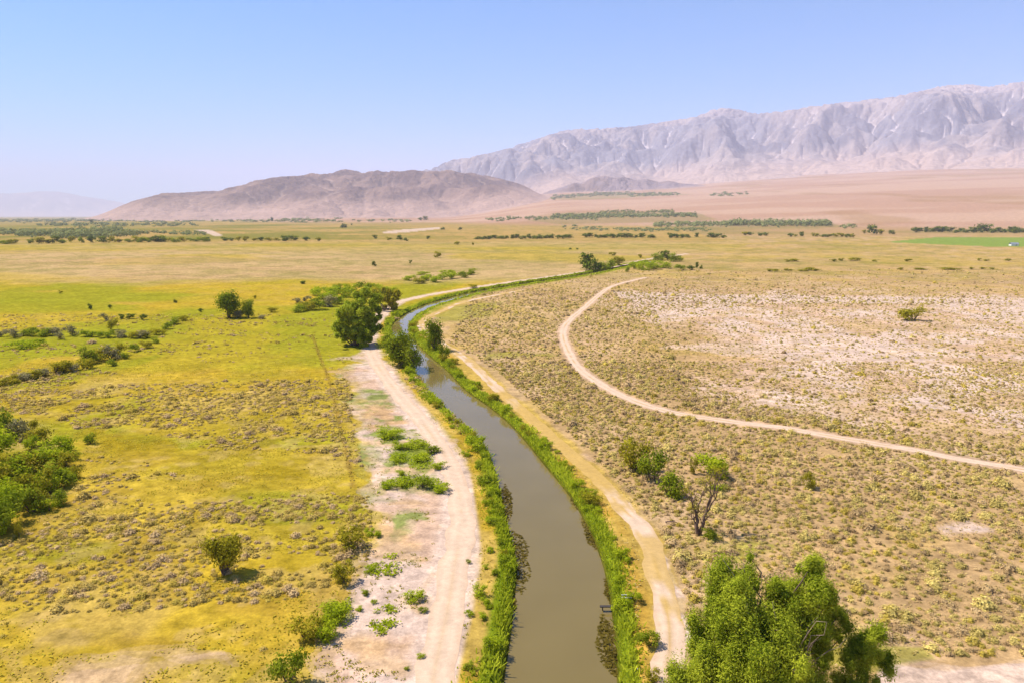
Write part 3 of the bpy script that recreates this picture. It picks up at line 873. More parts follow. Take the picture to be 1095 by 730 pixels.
def big_tree(name, px, py, clumps, stems, mat, per, size, label, bark='bark', aspect=0.35, trunk_r=0.28, seed=3, zs=1.5, fuzz=0.46):
    """tree whose clumps were measured in the plane of its base: (px, py, radius px, depth offset m)"""
    r = np.random.default_rng(seed)
    bx, by, bz = site(px, py)
    o = add(name, None, loc=(bx, by, bz)); tag(o, label, 'tree')
    bl = []
    for (cx, cy, rp, dd) in clumps:
        dx, dy, dz = ray(cx, cy)
        yy = by + dd
        t = yy / dy
        p = np.array((dx * t, yy, CAM_H + dz * t)) - (bx, by, bz)
        rm = rp * depth_of(p[0] + bx, yy, p[2] + bz) / F
        p[2] = max(p[2], rm * 0.5)
        for q in range(7):
            off = r.normal(0, 0.56, 3) * rm
            s = rm * r.uniform(0.25, 0.62)
            bl.append((p + off, (s, s, s * zs)))
    v, f, t = blob_leaves(r, bl, per, size, aspect, up=0.2, shell=0.50, fuzz=fuzz)
    v[:, 2] = np.maximum(v[:, 2], 0.02)
    add('crown', mesh_np(name + '_crown', v, f, M[mat], False, tint=t), o)
    parts = []
    for i, b in enumerate(bl):
        if i % stems: continue
        p = bend_path((r.normal(0, 0.35), r.normal(0, 0.35), -0.2), b[0], r, 7, 0.08)
        parts.append(tube(p, np.linspace(trunk_r * r.uniform(0.5, 1), 0.03, 7), 6))
    v, f = merge(parts)
    add('trunk', mesh_np(name + '_trunk', v, f, M[bark], True), o)
    return o, bl, (bx, by, bz)


W_CL = [(752, 712, 26, 0), (745, 735, 20, -1), (765, 675, 24, 0), (775, 640, 22, 1), (790, 622, 16, 1), (800, 618, 14, 2), (785, 660, 24, -2), (812, 668, 22, 0), (808, 690, 26, -3), (780, 715, 26, -2),
        (838, 645, 22, 2), (848, 668, 26, 0), (866, 625, 18, 1), (870, 610, 12, 1), (878, 640, 18, 0), (875, 665, 18, 2), (845, 700, 28, -3), (815, 730, 28, -3), (870, 725, 24, -2), (893, 655, 10, 2), (885, 690, 12, 3), (858, 640, 18, 1), (829, 632, 13, 1), (738, 722, 18, 1), (733, 740, 18, -1), (750, 690, 16, 1), (768, 655, 16, 2), (760, 700, 20, -2), (790, 640, 18, 0), (822, 680, 20, 1), (850, 652, 18, 2), (835, 690, 22, 0), (800, 735, 26, -4), (770, 740, 24, -3), (845, 745, 26, -4), (890, 670, 12, 2)]
willow, wbl, wb = big_tree('willow_tree', 826, 762, W_CL, 3, 'willow', 2500, 0.26, 'huge bushy bright green willow in the foreground beside the right bank road', seed=11, aspect=0.32)
# bare branches inside the willow
r = np.random.default_rng(5); parts = []
for (cx, cy, dd) in ((862, 690, -1), (875, 676, -1), (855, 705, -3), (842, 690, -3), (880, 700, 0), (797, 640, -2), (783, 612, 1), (866, 668, -2)):
    dx, dy, dz = ray(cx, cy); yy = wb[1] + dd; t = yy / dy
    p1 = np.array((dx * t, yy, CAM_H + dz * t)) - wb
    for q in range(5):
        e = p1 + r.normal(0, 0.9, 3)
        parts.append(tube(bend_path(p1 * 0.35 + r.normal(0, .3, 3), e, r, 6, .1), np.linspace(.07, .012, 6), 5))
v, f = merge(parts)
add('bare_branches', mesh_np('bare_branches', v, f, M['dead'], True), willow)
big_tree('willow_tree', 918, 752, [(925, 690, 14, 0), (932, 678, 12, 0), (915, 700, 14, 0), (940, 705, 12, 1), (920, 722, 18, -1), (905, 735, 16, 0)], 5, 'willow', 2700, 0.27, 'smaller dark green tree touching the right side of the huge willow', seed=12, aspect=0.3, trunk_r=0.14)
big_tree('cottonwood_tree', 381, 369, [(380, 345, 13, 0), (378, 330, 12, 2), (388, 342, 13, 1), (372, 346, 12, -1), (394, 346, 10, 0), (384, 356, 11, -2), (368, 350, 10, 1), (390, 358, 9, -1), (370, 352, 11, 0), (388, 352, 12, -3), (375, 338, 13, 0), (392, 335, 13, 2), (384, 324, 11, 3), (398, 322, 10, 8), (370, 345, 9, 4), (400, 345, 9, 3), (378, 360, 9, -2), (366, 360, 6, 0)], 5, 'willow', 230, 0.75,
         'large dark green cottonwood beside the levee road at the canal bend', seed=21, trunk_r=0.45, aspect=0.5, zs=1.0, fuzz=.3)
big_tree('cottonwood_tree', 412, 332, [(405, 322, 9, 0), (415, 318, 8, 0), (398, 314, 8, 4), (420, 325, 7, 0), (390, 312, 8, 5)], 4, 'olive', 110, 1.05, 'wide olive tree right behind the large cottonwood at the levee road', seed=22, trunk_r=0.3, aspect=0.5, zs=1.0, fuzz=.3)
for (px, py, w, h, kd, lb) in ((677, 503, 38, 42, 'olivebush', 'dark olive bush, largest of the three left of the half-bare tree'),
                               (698, 514, 33, 38, 'dbush', 'middle green bush of the three left of the half-bare tree'),
                               (716, 531, 33, 35, 'dbush', 'lowest green bush, nearest to the half-bare tree on its left'),
                               (760, 508, 42, 30, 'bush', 'bright yellow green bush behind the top of the half-bare tree'),
                               (741, 506, 10, 22, 'olivebush', 'thin dark bush left of the bright bush behind the half-bare tree'),
                               (864, 522, 17, 22, 'olivebush', 'sparse olive sapling alone on the sage plain right of the half-bare tree'),
                               (977, 343, 30, 17, 'olivebush', 'round dark bush alone on the pale plain far right')):
    plant('shrub', kd, px, py, w, h, lb, 'shrub')

# dead tree
bx, by, bz = site(747, 571)
o = add('dead_tree', None, loc=(bx, by, bz)); tag(o, 'half-bare dark twisted tree with sparse green top on the sage plain', 'tree')
r = np.random.default_rng(8); parts = []; tips = []


def limb(p0, d, L, rad, lev):
    d = d / np.linalg.norm(d)
    p1 = p0 + d * L
    P = bend_path(p0, p1, r, 6, 0.09); P[:, 2] -= np.sin(np.linspace(0, PI, 6)) * L * 0.08
    parts.append(tube(P, np.linspace(rad, rad * 0.5, 6), 6))
    if lev == 0:
        tips.append(p1); return
    for q in range(3 if lev > 1 else 4):
        limb(P[-1 - q % 2], d + r.normal(0, 0.45, 3) + np.array((0, 0, 0.12)), L * r.uniform(0.5, 0.75), rad * 0.5, lev - 1)


limb(np.array((-.1, 0, -.2)), np.array((-0.12, 0.0, 1)), 3.1, 0.30, 4)
limb(np.array((.1, 0, -.1)), np.array((0.26, 0.1, 1)), 3.7, 0.25, 4)
limb(np.array((-.1, 0, .3)), np.array((-0.3, 0.1, .9)), 1.7, 0.16, 3)
limb(np.array((.1, 0, .2)), np.array((0.1, -0.5, .9)), 1.8, 0.16, 2)
v, f = merge(parts); add('trunk', mesh_np('dead_trunk', v, f, M['darkdead'], True), o)
v, f, t = blob_leaves(r, [(p + r.normal(0, .2, 3), (.45, .45, .4)) for p in tips[::6]], 170, 0.2, 0.5)
add('foliage', mesh_np('dead_tree_foliage', v, f, M['olive'], False, tint=t), o)
for i, (px, py, w, h) in enumerate(((760, 576, 20, 14), (768, 524, 22, 9), (640 + 60 * .22, 560, 1, 1))[:2]):
    plant('shrub', 'dbush', px, py, w, h, ('dark green bush at the foot of the half-bare tree', 'low green bush behind the half-bare tree trunk')[i], 'shrub')

# --- canal banks ----------------------------------------------------------
def bank_pts(B, sgn, off):
    return B + NOR * (sgn * off)


rb = np.random.default_rng(31)
for side, B, sgn in (('left', BANK_L, 1), ('right', BANK_R, -1)):
    # thick reeds and grass along the waterline: nobody could count it
    s = np.r_[0, np.cumsum(np.hypot(*np.diff(B, axis=0).T))]
    st = int(np.argmin(np.abs(s - 140)))
    n = 26000
    q = rb.uniform(s[2], s[-1], n); q = np.where(rb.uniform(size=n) < 0.6, rb.uniform(s[2], min(s[-1], s[2] + 330), n), q)
    off = np.abs(rb.normal(0.8, 0.75, n)) + 0.02
    off = off * (0.25 + 1.5 * fbm(q / 6, q * 0 + (5 if sgn > 0 else 8), 44, 3))
    bx_ = np.interp(q, s, B[:, 0]) + np.interp(q, s, NOR[:, 0]) * off * sgn
    by_ = np.interp(q, s, B[:, 1]) + np.interp(q, s, NOR[:, 1]) * off * sgn
    hgt = rb.uniform(0.3, 0.75, n) * (0.5 + vnoise(q / 3, q * 0, 9)) * np.clip(1.3 - 0.25 * off, 0.4, 1.3)
    big = np.clip(np.hypot(bx_, by_) / 110, 1, 4)
    zb = -0.75 * sstep(1.1, 0.0, off)
    cenp = np.c_[bx_, by_, zb + hgt * 0.5]
    a = rb.uniform(0, 2 * PI, n); wid = rb.uniform(0.05, 0.12, n) * big
    lean = rb.normal(0, 0.45, (n, 2)) * hgt[:, None]
    dirv = np.c_[np.cos(a), np.sin(a)]
    p = np.c_[bx_, by_, zb]
    v4 = np.stack([np.c_[p[:, :2] - dirv * wid[:, None], zb - .05], np.c_[p[:, :2] + dirv * wid[:, None], zb - .05],
                   np.c_[p[:, :2] + dirv * wid[:, None] * 0.7 + lean, zb + hgt], np.c_[p[:, :2] - dirv * wid[:, None] * 0.7 + lean, zb + hgt]], 1).reshape(-1, 3)
    me = mesh_np('reeds', v4, np.arange(n * 4).reshape(-1, 4), M['reed'], False, tint=np.clip(rb.normal(0.5, 0.2, n) + 0.4 * (vnoise(q / 8, q * 0, 10) - 0.5), 0, 1))
    tag(add('reeds', me), 'bright green reeds and grass lining the %s bank of the canal' % side, 'reeds', kind='stuff')
    # individual bushes on the bank
    pos = []
    t = s[2] + 52
    while t < s[-1] - 10 and len(pos) < 115:
        dist = np.hypot(np.interp(t, s, B[:, 0]), np.interp(t, s, B[:, 1]))
        t += rb.gamma(1.6, 0.85) * (1.0 + dist / 150)
        o_ = rb.uniform(0.5, 2.1) if rb.uniform() < 0.75 else rb.uniform(1.5, 3.2)
        x_ = np.interp(t, s, B[:, 0]) + np.interp(t, s, NOR[:, 0]) * o_ * sgn
        y_ = np.interp(t, s, B[:, 1]) + np.interp(t, s, NOR[:, 1]) * o_ * sgn
        w_ = 0.7 + rb.gamma(2.2, 0.42) * (1 + dist / 700); pos.append((x_, y_, w_, w_ * rb.uniform(0.55, 0.85), o_))
    pos = [p_ for p_ in pos if float(proj(p_[0], p_[1], 0.0)[1]) < 738][:99]
    pos.sort(key=lambda p: p[1])
    for i, (x_, y_, w_, h_, o_) in enumerate(pos):
        sm = depth_of(x_, y_, 0) / F
        plant('bank_shrub', ('bush', 'bush', 'dbush', 'bush', 'olivebush')[int(rb.integers(5))], 0, 0, w_ / sm, h_ / sm,
              '%s green bush from the near end along the %s canal bank' % (nth(i + 1), side), 'shrub', 'bushes along the %s canal bank' % side, loc=(x_, y_, -0.35 if o_ < 0.8 else -0.05), parts=y_ < 150)

# bushes on the levee
lev = [(443, 641, 24, 13), (395, 572, 13, 10), (404, 573, 12, 8), (396, 611, 15, 9), (391, 636, 11, 8), (385, 652, 9, 6), (452, 654, 12, 6), (450, 703, 10, 6), (435, 716, 7, 5), (501, 602, 7, 5), (513, 636, 18, 16), (502, 658, 11, 8), (516, 661, 13, 8),
       (519, 608, 8, 7), (524, 590, 10, 7), (419, 468, 30, 15), (430, 480, 22, 12), (445, 478, 26, 12), (462, 484, 22, 12), (425, 494, 24, 10), (450, 492, 22, 10), (415, 521, 22, 9), (432, 518, 24, 11), (452, 520, 26, 12), (472, 525, 24, 10), (428, 508, 14, 8), (470, 500, 20, 10), (400, 645, 8, 6), (520, 540, 12, 9), (526, 560, 13, 9), (511, 500, 12, 9), (498, 487, 12, 8)]
lev.sort(key=lambda p: -p[1])
for i, (px, py, w, h) in enumerate(lev):
    plant('levee_shrub', 'bush' if i % 4 else 'dbush', px, py, w, h, '%s low green bush counted from the nearest on the pale levee' % nth(i + 1), 'shrub', 'green bushes on the pale levee')
for (px, py, w, h, kd, lb) in ((375, 585, 36, 27, 'olivebush', 'wide olive bush with dark underside at the edge of the levee'),
                               (368, 622, 28, 30, 'olivebush', 'upright olive bush below the wide one at the levee edge'),
                               (330, 683, 36, 30, 'olivebush', 'dark olive bush left of the vivid green pair at the levee edge'),
                               (357, 662, 34, 24, 'bush', 'upper vivid green bush of the pair at the levee edge'),
                               (352, 682, 30, 22, 'bush', 'lower vivid green bush of the pair at the levee edge'),
                               (310, 732, 42, 42, 'dbush', 'large green bush at the bottom left edge of the levee'),
                               (97, 474, 15, 15, 'dbush', 'single round dark bush right of the left thicket in the meadow'),
                               (20, 574, 12, 22, 'olivebush', 'thin upright bush at the near end of the left thicket'),
                               (141, 600, 1, 1, 'bush', '')):
    if lb: plant('shrub', kd, px, py, w, h, lb, 'shrub')

# left thicket
th = [(6, 468, 34, 40, 'dbush'), (24, 470, 26, 28, 'greybush'), (42, 474, 28, 24, 'olivebush'), (60, 486, 34, 26, 'bush'), (70, 500, 30, 26, 'olivebush'), (50, 502, 38, 30, 'bush'), (30, 506, 38, 30, 'olivebush'), (10, 515, 40, 32, 'bush'),
      (60, 522, 36, 32, 'dbush'), (40, 530, 40, 36, 'olivebush'), (18, 536, 40, 36, 'bush'), (0, 545, 40, 40, 'bush'), (62, 540, 22, 22, 'dbush'), (32, 548, 36, 36, 'dbush'), (10, 560, 38, 38, 'dbush'), (-4, 575, 40, 44, 'dbush'), (76, 492, 18, 14, 'bush'), (-5, 520, 44, 40, 'olivebush'), (-6, 490, 44, 40, 'bush'), (72, 516, 24, 20, 'bush')]
th += [(x_ + dx_, y_ + dy_, w_ * .7, h_ * .75, ('bush', 'olivebush', 'bush')[k_ % 3]) for k_, (x_, y_, w_, h_, kd_) in enumerate(th) for dx_, dy_ in (((-9, 6), (8, -5))[k_ % 2],)]
th.sort(key=lambda p: -p[1])
for i, (px, py, w, h, kd) in enumerate(th):
    plant('thicket_shrub', kd, px, py, w, h, '%s leafy bush from the near end of the thicket at the left edge' % nth(i + 1), 'shrub', 'bushes of the thicket at the left edge')

# hedges in the left meadow
hedgeA = [(4, 360, 10, 8, 'greybush'), (14, 361, 14, 11, 'greybush'), (27, 359, 12, 8, 'dbush'), (37, 359, 14, 9, 'dbush'), (47, 360, 12, 9, 'dbush'), (55, 359, 13, 12, 'greybush'), (64, 363, 9, 9, 'greybush'), (76, 359, 13, 13, 'greybush'), (90, 360, 10, 7, 'dbush'), (100, 360, 12, 7, 'dbush'), (110, 361, 12, 7, 'dbush'), (119, 361, 10, 8, 'dbush'),
          (122, 353, 9, 14, 'olivebush'), (130, 361, 12, 9, 'greybush'), (142, 362, 12, 8, 'olivebush'), (152, 362, 12, 10, 'greybush'), (160, 361, 12, 8, 'olivebush'), (170, 358, 12, 8, 'olivebush'), (178, 352, 10, 9, 'dbush'), (186, 347, 11, 9, 'dbush'), (196, 343, 10, 6, 'olivebush')]
hedgeA = [(a, b, w * 1.4, h * 1.1, k) for a, b, w, h, k in hedgeA]; hedgeA.sort()
for i, (px, py, w, h, kd) in enumerate(hedgeA):
    plant('hedge_shrub', kd, px, py, w, h, '%s bush from the left in the upper hedge of the left meadow' % nth(i + 1), 'shrub', 'bushes of the upper meadow hedge', parts=False)
hedgeB = [(2, 412, 12, 9, 'olivebush'), (12, 410, 13, 10, 'olivebush'), (24, 407, 14, 12, 'greybush'), (36, 405, 14, 12, 'olivebush'), (48, 402, 14, 13, 'greybush'), (60, 399, 15, 14, 'olivebush'), (70, 397, 14, 14, 'olivebush'), (80, 396, 14, 10, 'greybush'), (92, 394, 14, 12, 'olivebush'), (95, 389, 16, 22, 'dbush'), (106, 386, 18, 17, 'olivebush'), (118, 384, 18, 18, 'greybush'), (121, 391, 10, 9, 'dbush'),
          (128, 380, 15, 15, 'olivebush'), (134, 383, 9, 8, 'dbush'), (143, 376, 10, 9, 'dbush'), (154, 372, 12, 9, 'olivebush'), (166, 367, 8, 7, 'dbush'), (24, 372, 22, 10, 'bush'), (38, 369, 18, 8, 'bush')]
hedgeB = [(a, b, w * 1.35, h * 1.1, k) for a, b, w, h, k in hedgeB]; hedgeB.sort()
for i, (px, py, w, h, kd) in enumerate(hedgeB):
    plant('hedge_shrub', kd, px, py, w, h, '%s bush from the left in the slanting lower hedge of the left meadow' % nth(i + 1), 'shrub', 'bushes of the lower meadow hedge', parts=h > 12)
scat = [(96, 331, 6, 7, 'fartree', 'small dark bush left of the grey bush far in the meadow'), (118, 330, 5, 5, 'fartree', 'tiny dark bush above the grey meadow bush'), (112, 343, 12, 10, 'greybush', 'pale grey bush standing alone above the upper hedge'), (130, 341, 8, 6, 'fartree', 'left bush of the short dark row above the upper hedge'), (140, 341, 12, 6, 'fartree', 'middle bush of the short dark row above the upper hedge'), (153, 342, 9, 7, 'fartree', 'right bush of the short dark row above the upper hedge'),
        (215, 334, 6, 5, 'fartree', 'small dark bush left of the tall meadow tree'), (187, 324, 5, 4, 'fartree', 'tiny dark bush far out on the yellow meadow'), (65, 314, 5, 4, 'farolive', 'faint tiny bush on the orange meadow band'), (272, 320, 5, 5, 'farolive', 'small bush behind the two meadow trees'), (324, 304, 8, 4, 'fartree', 'dark bush at the top edge of the yellow meadow'), (292, 334, 12, 7, 'olivebush', 'left grey olive bush before the green thicket beyond the meadow')]
for (px, py, w, h, kd, lb) in scat:
    plant('shrub', kd, px, py, w, h, lb, 'shrub', parts=False)

# green thickets behind the cottonwood
gt = [(318, 334, 14, 9, 'dbush'), (330, 332, 16, 10, 'olivebush'), (340, 331, 16, 12, 'dbush'), (350, 328, 16, 12, 'greybush'), (345, 320, 18, 13, 'bush'), (358, 325, 18, 14, 'bush'), (338, 316, 14, 10, 'bush'), (352, 314, 16, 9, 'bush'), (366, 318, 18, 14, 'bush'), (318, 324, 10, 6, 'greybush'), (328, 322, 9, 6, 'greybush'), (376, 312, 16, 10, 'bush'), (390, 311, 14, 10, 'dbush'), (402, 310, 12, 8, 'bush'), (408, 316, 14, 10, 'dbush'), (418, 314, 12, 8, 'bush'), (362, 309, 12, 6, 'dbush'), (325, 330, 12, 8, 'bush')]
gt = [(a, b, w * 1.35, h * 1.15, k) for a, b, w, h, k in gt]; gt.sort()
for i, (px, py, w, h, kd) in enumerate(gt):
    plant('thicket_shrub', kd, px, py, w, h, '%s bush from the left in the green thicket behind the cottonwood' % nth(i + 1), 'shrub', 'bushes of the thicket behind the cottonwood', parts=False)
g2 = [(438, 300, 14, 7, 'bush'), (448, 303, 14, 7, 'olivebush'), (456, 300, 16, 8, 'bush'), (466, 302, 14, 8, 'bush'), (474, 299, 14, 8, 'bush'), (484, 298, 14, 9, 'bush'), (494, 297, 13, 9, 'dbush'), (503, 294, 12, 8, 'dbush'), (452, 294, 12, 5, 'bush'), (478, 293, 14, 6, 'bush'), (504, 308, 10, 5, 'olivebush')]
g2 = [(a, b, w * 1.25, h, k) for a, b, w, h, k in g2]; g2.sort()
for i, (px, py, w, h, kd) in enumerate(g2):
    plant('thicket_shrub', kd, px, py, w, h, '%s bush from the left in the low bright thicket above the far canal' % nth(i + 1), 'shrub', 'bushes of the low bright thicket', parts=False)
# clusters at the far end of the canal
fc = [(628, 289, 18, 16, 'fartree'), (636, 290, 12, 12, 'fartree'), (645, 289, 14, 9, 'dbush'), (653, 287, 12, 10, 'dbush'), (662, 284, 13, 11, 'olivebush'), (655, 274, 7, 4, 'farolive'), (671, 291, 6, 6, 'dbush'), (680, 288, 14, 9, 'bush'), (690, 289, 16, 10, 'bush'), (700, 288, 14, 9, 'bush'), (710, 287, 14, 8, 'bush'), (703, 279, 12, 8, 'dbush'), (712, 278, 13, 9, 'fartree'), (722, 280, 14, 9, 'dbush'), (726, 289, 12, 6, 'dbush'), (739, 289, 7, 5, 'fartree'), (745, 287, 4, 6, 'fartree'), (750, 288, 3, 4, 'fartree'), (685, 276, 6, 4, 'farolive')]
fc = [(a, b, w * 1.35, h * 1.2, k) for a, b, w, h, k in fc]; fc.sort()
for i, (px, py, w, h, kd) in enumerate(fc):
    plant('shrub', kd, px, py, w, h, '%s bush from the left in the clumps where the far canal ends' % nth(i + 1), 'shrub', 'bushes at the far end of the canal', parts=False)
md = [(468, 276, 10, 8, 'farolive', 'round olive bush alone on the tan plain above the thicket'), (400, 285, 6, 6, 'fartree', 'dark upright bush on the tan plain left of the olive bush'), (439, 282, 4, 4, 'fartree', 'tiny bush on the tan plain below the olive bush'), (488, 262, 8, 4, 'farolive', 'yellowish bush just above the round olive bush'), (506, 263, 3, 4, 'farolive', 'tiny bush right of the yellowish bush'), (401, 256, 6, 5, 'fartree', 'dark bush left of the pale far track'), (416, 257, 8, 4, 'farolive', 'olive bush below the left end of the pale far track'), (427, 257, 9, 6, 'fartree', 'dark bush below the middle of the pale far track'), (434, 258, 6, 4, 'fartree', 'small dark bush touching the one below the pale far track'), (458, 256, 5, 4, 'fartree', 'dark bush at the right end of the pale far track'),
      (474, 246, 6, 3, 'fartree', 'left of two small dark bushes right of the far track'), (492, 246, 6, 3, 'fartree', 'right of two small dark bushes right of the far track'), (450, 236, 6, 4, 'fartree', 'left tree of the dark pair near the foot of the hills'), (455, 236, 7, 5, 'fartree', 'right tree of the dark pair near the foot of the hills'), (368, 244, 9, 5, 'fartree', 'dark bush alone on the far tan plain'), (376, 241, 3, 2, 'fartree', 'tiny bush right of the lone dark far bush'), (291, 237, 4, 5, 'fartree', 'slim dark tree before the foot of the hills'), (98, 240, 4, 6, 'fartree', 'slim dark tree standing above the far left wood'),
      (610, 267, 4, 2, 'fartree', 'left of two specks of bush above the far canal'), (617, 267, 4, 2, 'fartree', 'right of two specks of bush above the far canal')]
for (px, py, w, h, kd, lb) in md:
    plant('shrub', kd, px, py, w, h, lb, 'shrub', parts=False)


def row(name, y0, y1, xs, w, h, kd, fmt, cat, group, seed):
    r = np.random.default_rng(seed)
    xs = sorted(xs)
    for i, px in enumerate(xs):
        t = (px - xs[0]) / max(1, xs[-1] - xs[0])
        plant(name, kd if isinstance(kd, str) else kd[int(r.integers(len(kd)))], px, y0 + (y1 - y0) * t + r.uniform(-.5, .5), w * r.uniform(.8, 1.9), h * r.uniform(.7, 1.4), fmt % nth(i + 1), cat, group, parts=False)


rr_ = np.random.default_rng(77)
row('distant_shrub', 256, 255.5, [513, 518, 523, 529, 536, 542, 548, 553, 560, 566, 571, 577, 584, 590, 597, 603, 608], 7, 4, 'fartree', '%s bush from the left in the long dark row across the plain', 'shrub', 'left half of the dark row across the plain', 1)
row('distant_shrub', 254.5, 254.5, [626, 631, 637, 642, 648, 655, 661, 667, 674, 680, 686, 696, 717, 723, 729, 735, 745, 760, 766, 774], 7, 4.5, 'fartree', '%s bush from the left in the right half of the dark row across the plain', 'shrub', 'right half of the dark row across the plain', 2)
row('distant_shrub', 252, 254, [796, 802, 812, 818, 845, 851, 857, 872, 880, 886, 893, 900, 906, 911], 7, 4, ('fartree', 'farolive'), '%s bush from the left in the dark row before the green belt', 'shrub', 'dark row before the green belt', 3)
row('distant_tree', 248.5, 249.5, [979, 984, 990, 996, 1002, 1008, 1016, 1022, 1028, 1034, 1041, 1048, 1062, 1068, 1074, 1080, 1086, 1092], 7, 5, 'fartree', '%s tree from the left in the row behind the green field', 'tree', 'trees behind the green field', 4)
for (px, py, w, h, kd, lb) in ((932, 251, 15, 11, 'fartree', 'big dark round tree left of the green field'), (943, 251, 9, 7, 'farolive', 'paler tree touching the big dark tree left of the field'), (953, 251, 9, 5, 'fartree', 'small dark tree right of the big tree left of the field'), (923, 250, 6, 5, 'farolive', 'small olive tree left of the big dark tree'),
                               (1053, 249, 16, 10, 'fartree', 'largest dark tree behind the green field at right'), (1043, 249, 8, 6, 'fartree', 'smaller dark tree left of the largest one behind the field'), (1084, 249, 11, 8, 'fartree', 'broad dark tree near the right edge behind the field')):
    plant('distant_tree', kd, px, py, w, h, lb, 'tree', parts=False)
row('distant_shrub', 290, 288, [827, 841, 847, 858, 865, 874, 962, 984, 1012, 1020, 1040, 1052, 1060], 9, 3, ('farolive',), '%s yellow olive bush from the left scattered on the right plain', 'shrub', 'yellow olive bushes on the right plain', 5)
row('distant_shrub', 280, 279, [843, 851, 890, 899, 913, 935, 970, 1047, 1055, 1077], 8, 3, ('farolive',), '%s bush from the left in the upper scatter on the right plain', 'shrub', 'upper olive bushes on the right plain', 6)
row('distant_tree', 261, 258.5, [3, 8, 14, 34, 40, 48, 53, 60, 68, 76, 87, 98, 110, 120, 130, 138, 146, 152, 158, 164, 169, 176, 182, 188, 196, 204, 213, 220], 9, 6.5, ('fartree', 'farolive', 'dbush'), '%s tree from the left along the front of the far left wood', 'tree', 'trees along the front of the far left wood', 7)
row('distant_shrub', 258, 258, [216, 222, 240, 247, 254, 262, 272, 280, 288, 296, 305, 313, 328, 340], 8, 5, ('fartree', 'farolive'), '%s bush from the left in the line right of the far wood', 'shrub', 'line of bushes right of the far wood', 8)


def belt(name, segs, mat, label, seed, per=30, size=0.15):
    """a far-off wood that reads as one mass"""
    r = np.random.default_rng(seed); V = []; T = []; n0 = 0
    for (x0, y0, x1, y1, n, w, h) in segs:
        for i in range(int(n * 1.7)):
            t = r.uniform()
            px = x0 + (x1 - x0) * t; py = y0 + (y1 - y0) * t + r.normal(0, 0.9)
            X, Y2, Z = site(px, max(py, 233 if X_left(px) else 200))
            s = depth_of(X, Y2, Z) / F
            ww = w * s * r.uniform(.6, 1.4); hh = h * s * r.uniform(.5, 1.3)
            d = r.normal(size=(per, 3)); d /= np.linalg.norm(d, axis=1)[:, None]
            c = np.array((X, Y2, Z + hh * 0.5)) + d * np.array((ww * .5, ww * .5, hh * .5)) * r.uniform(.5, 1, (per, 1))
            v, f = cards(r, c, d + np.array((0, 0, .4)), np.full(per, max(ww, hh) * size * 1.6), 0.7)
            V.append(v); T.append(np.clip(r.normal(.5, .2, per) + r.normal(0, .15), 0, 1))
    v = np.vstack(V)
    me = mesh_np(name, v, np.arange(len(v)).reshape(-1, 4), M[mat], False, tint=np.concatenate(T))
    tag(add(name, me), label, 'wood', kind='stuff')


def X_left(px): return px < 440


belt('far_wood', [(20, 252, 130, 249, 170, 8, 6), (0, 250, 40, 249, 30, 8, 4), (60, 255, 150, 252, 60, 8, 6), (110, 250, 220, 250, 40, 7, 3.5), (40, 241, 210, 241, 60, 6, 2.5)], 'wood', 'hazy grey green wood on the far left plain', 61)
belt('far_wood', [(0, 236.5, 130, 236, 90, 5, 1.8), (130, 236.8, 440, 236.5, 70, 6, 1.5), (300, 235.8, 340, 235.8, 24, 5, 2)], 'wood', 'thin dark tree line at the foot of the hills', 62)
belt('far_wood', [(590, 232, 745, 231, 220, 5, 3), (560, 234, 640, 234, 50, 5, 2), (640, 228, 720, 227, 70, 4, 2.2), (520, 235, 560, 234, 22, 5, 2)], 'wood', 'blue green wood on the slope behind the plain', 63)
belt('far_wood', [(700, 241.5, 800, 240, 110, 6, 3.5), (780, 240.5, 888, 241, 170, 6, 5.5), (660, 246, 760, 246, 50, 5, 2), (600, 244, 700, 247, 40, 5, 1.8), (895, 243, 915, 243, 10, 5, 3)], 'wood', 'long dark green belt of trees on the right plain', 64)
belt('far_scrub', [(590, 212, 640, 208, 60, 5, 1.2), (640, 208, 725, 208.5, 90, 5, 1.3), (760, 209, 800, 207, 24, 5, 1)], 'wood', 'faint green streak of scrub high on the pink slope', 65)

# ------------------------------------------------------------------ sagebrush and meadow shrubs
def sage_mesh(seed, mat, n=46, size=0.20, seg=9, ring=4):
    """a lumpy dome of dense twigs with leaf sprays standing out of it"""
    r = np.random.default_rng(seed)
    th = np.linspace(0, 2 * PI, seg, endpoint=False)[None, :]; ph = np.linspace(0, PI / 2, ring)[:, None]
    dx_ = np.cos(ph) * np.cos(th); dy_ = np.cos(ph) * np.sin(th); dz_ = np.sin(ph) * np.ones_like(th)
    q = 0.70 + 0.55 * vnoise(dx_ * 2.2 + seed, dy_ * 2.2 + dz_, seed)
    core = np.stack([dx_ * .34 * q, dy_ * .34 * q, dz_ * .48 * q - 0.02], -1).reshape(-1, 3)
    cf = grid_faces(ring, seg, True)
    d = r.normal(size=(n, 3)); d[:, 2] = np.abs(d[:, 2]) * 0.9 + 0.02; d /= np.linalg.norm(d, axis=1)[:, None]
    lump = 0.70 + 0.55 * vnoise(d[:, 0] * 2.2 + seed, d[:, 1] * 2.2 + d[:, 2], seed)
    c = d * np.array((.48, .48, .66)) * (lump * r.uniform(.6, 1.12, n))[:, None]
    v, f = cards(r, c, d + r.normal(0, .40, (n, 3)) + (0, 0, .25), np.full(n, size), 0.75)
    v[:, 2] = np.maximum(v[:, 2], 0.0)
    t = np.clip(r.normal(.5, .2, n), 0, 1)
    return np.vstack([core, v]), np.vstack([cf, f + len(core)]), np.r_[np.clip(r.normal(.42, .12, len(cf)), 0, 1), t]


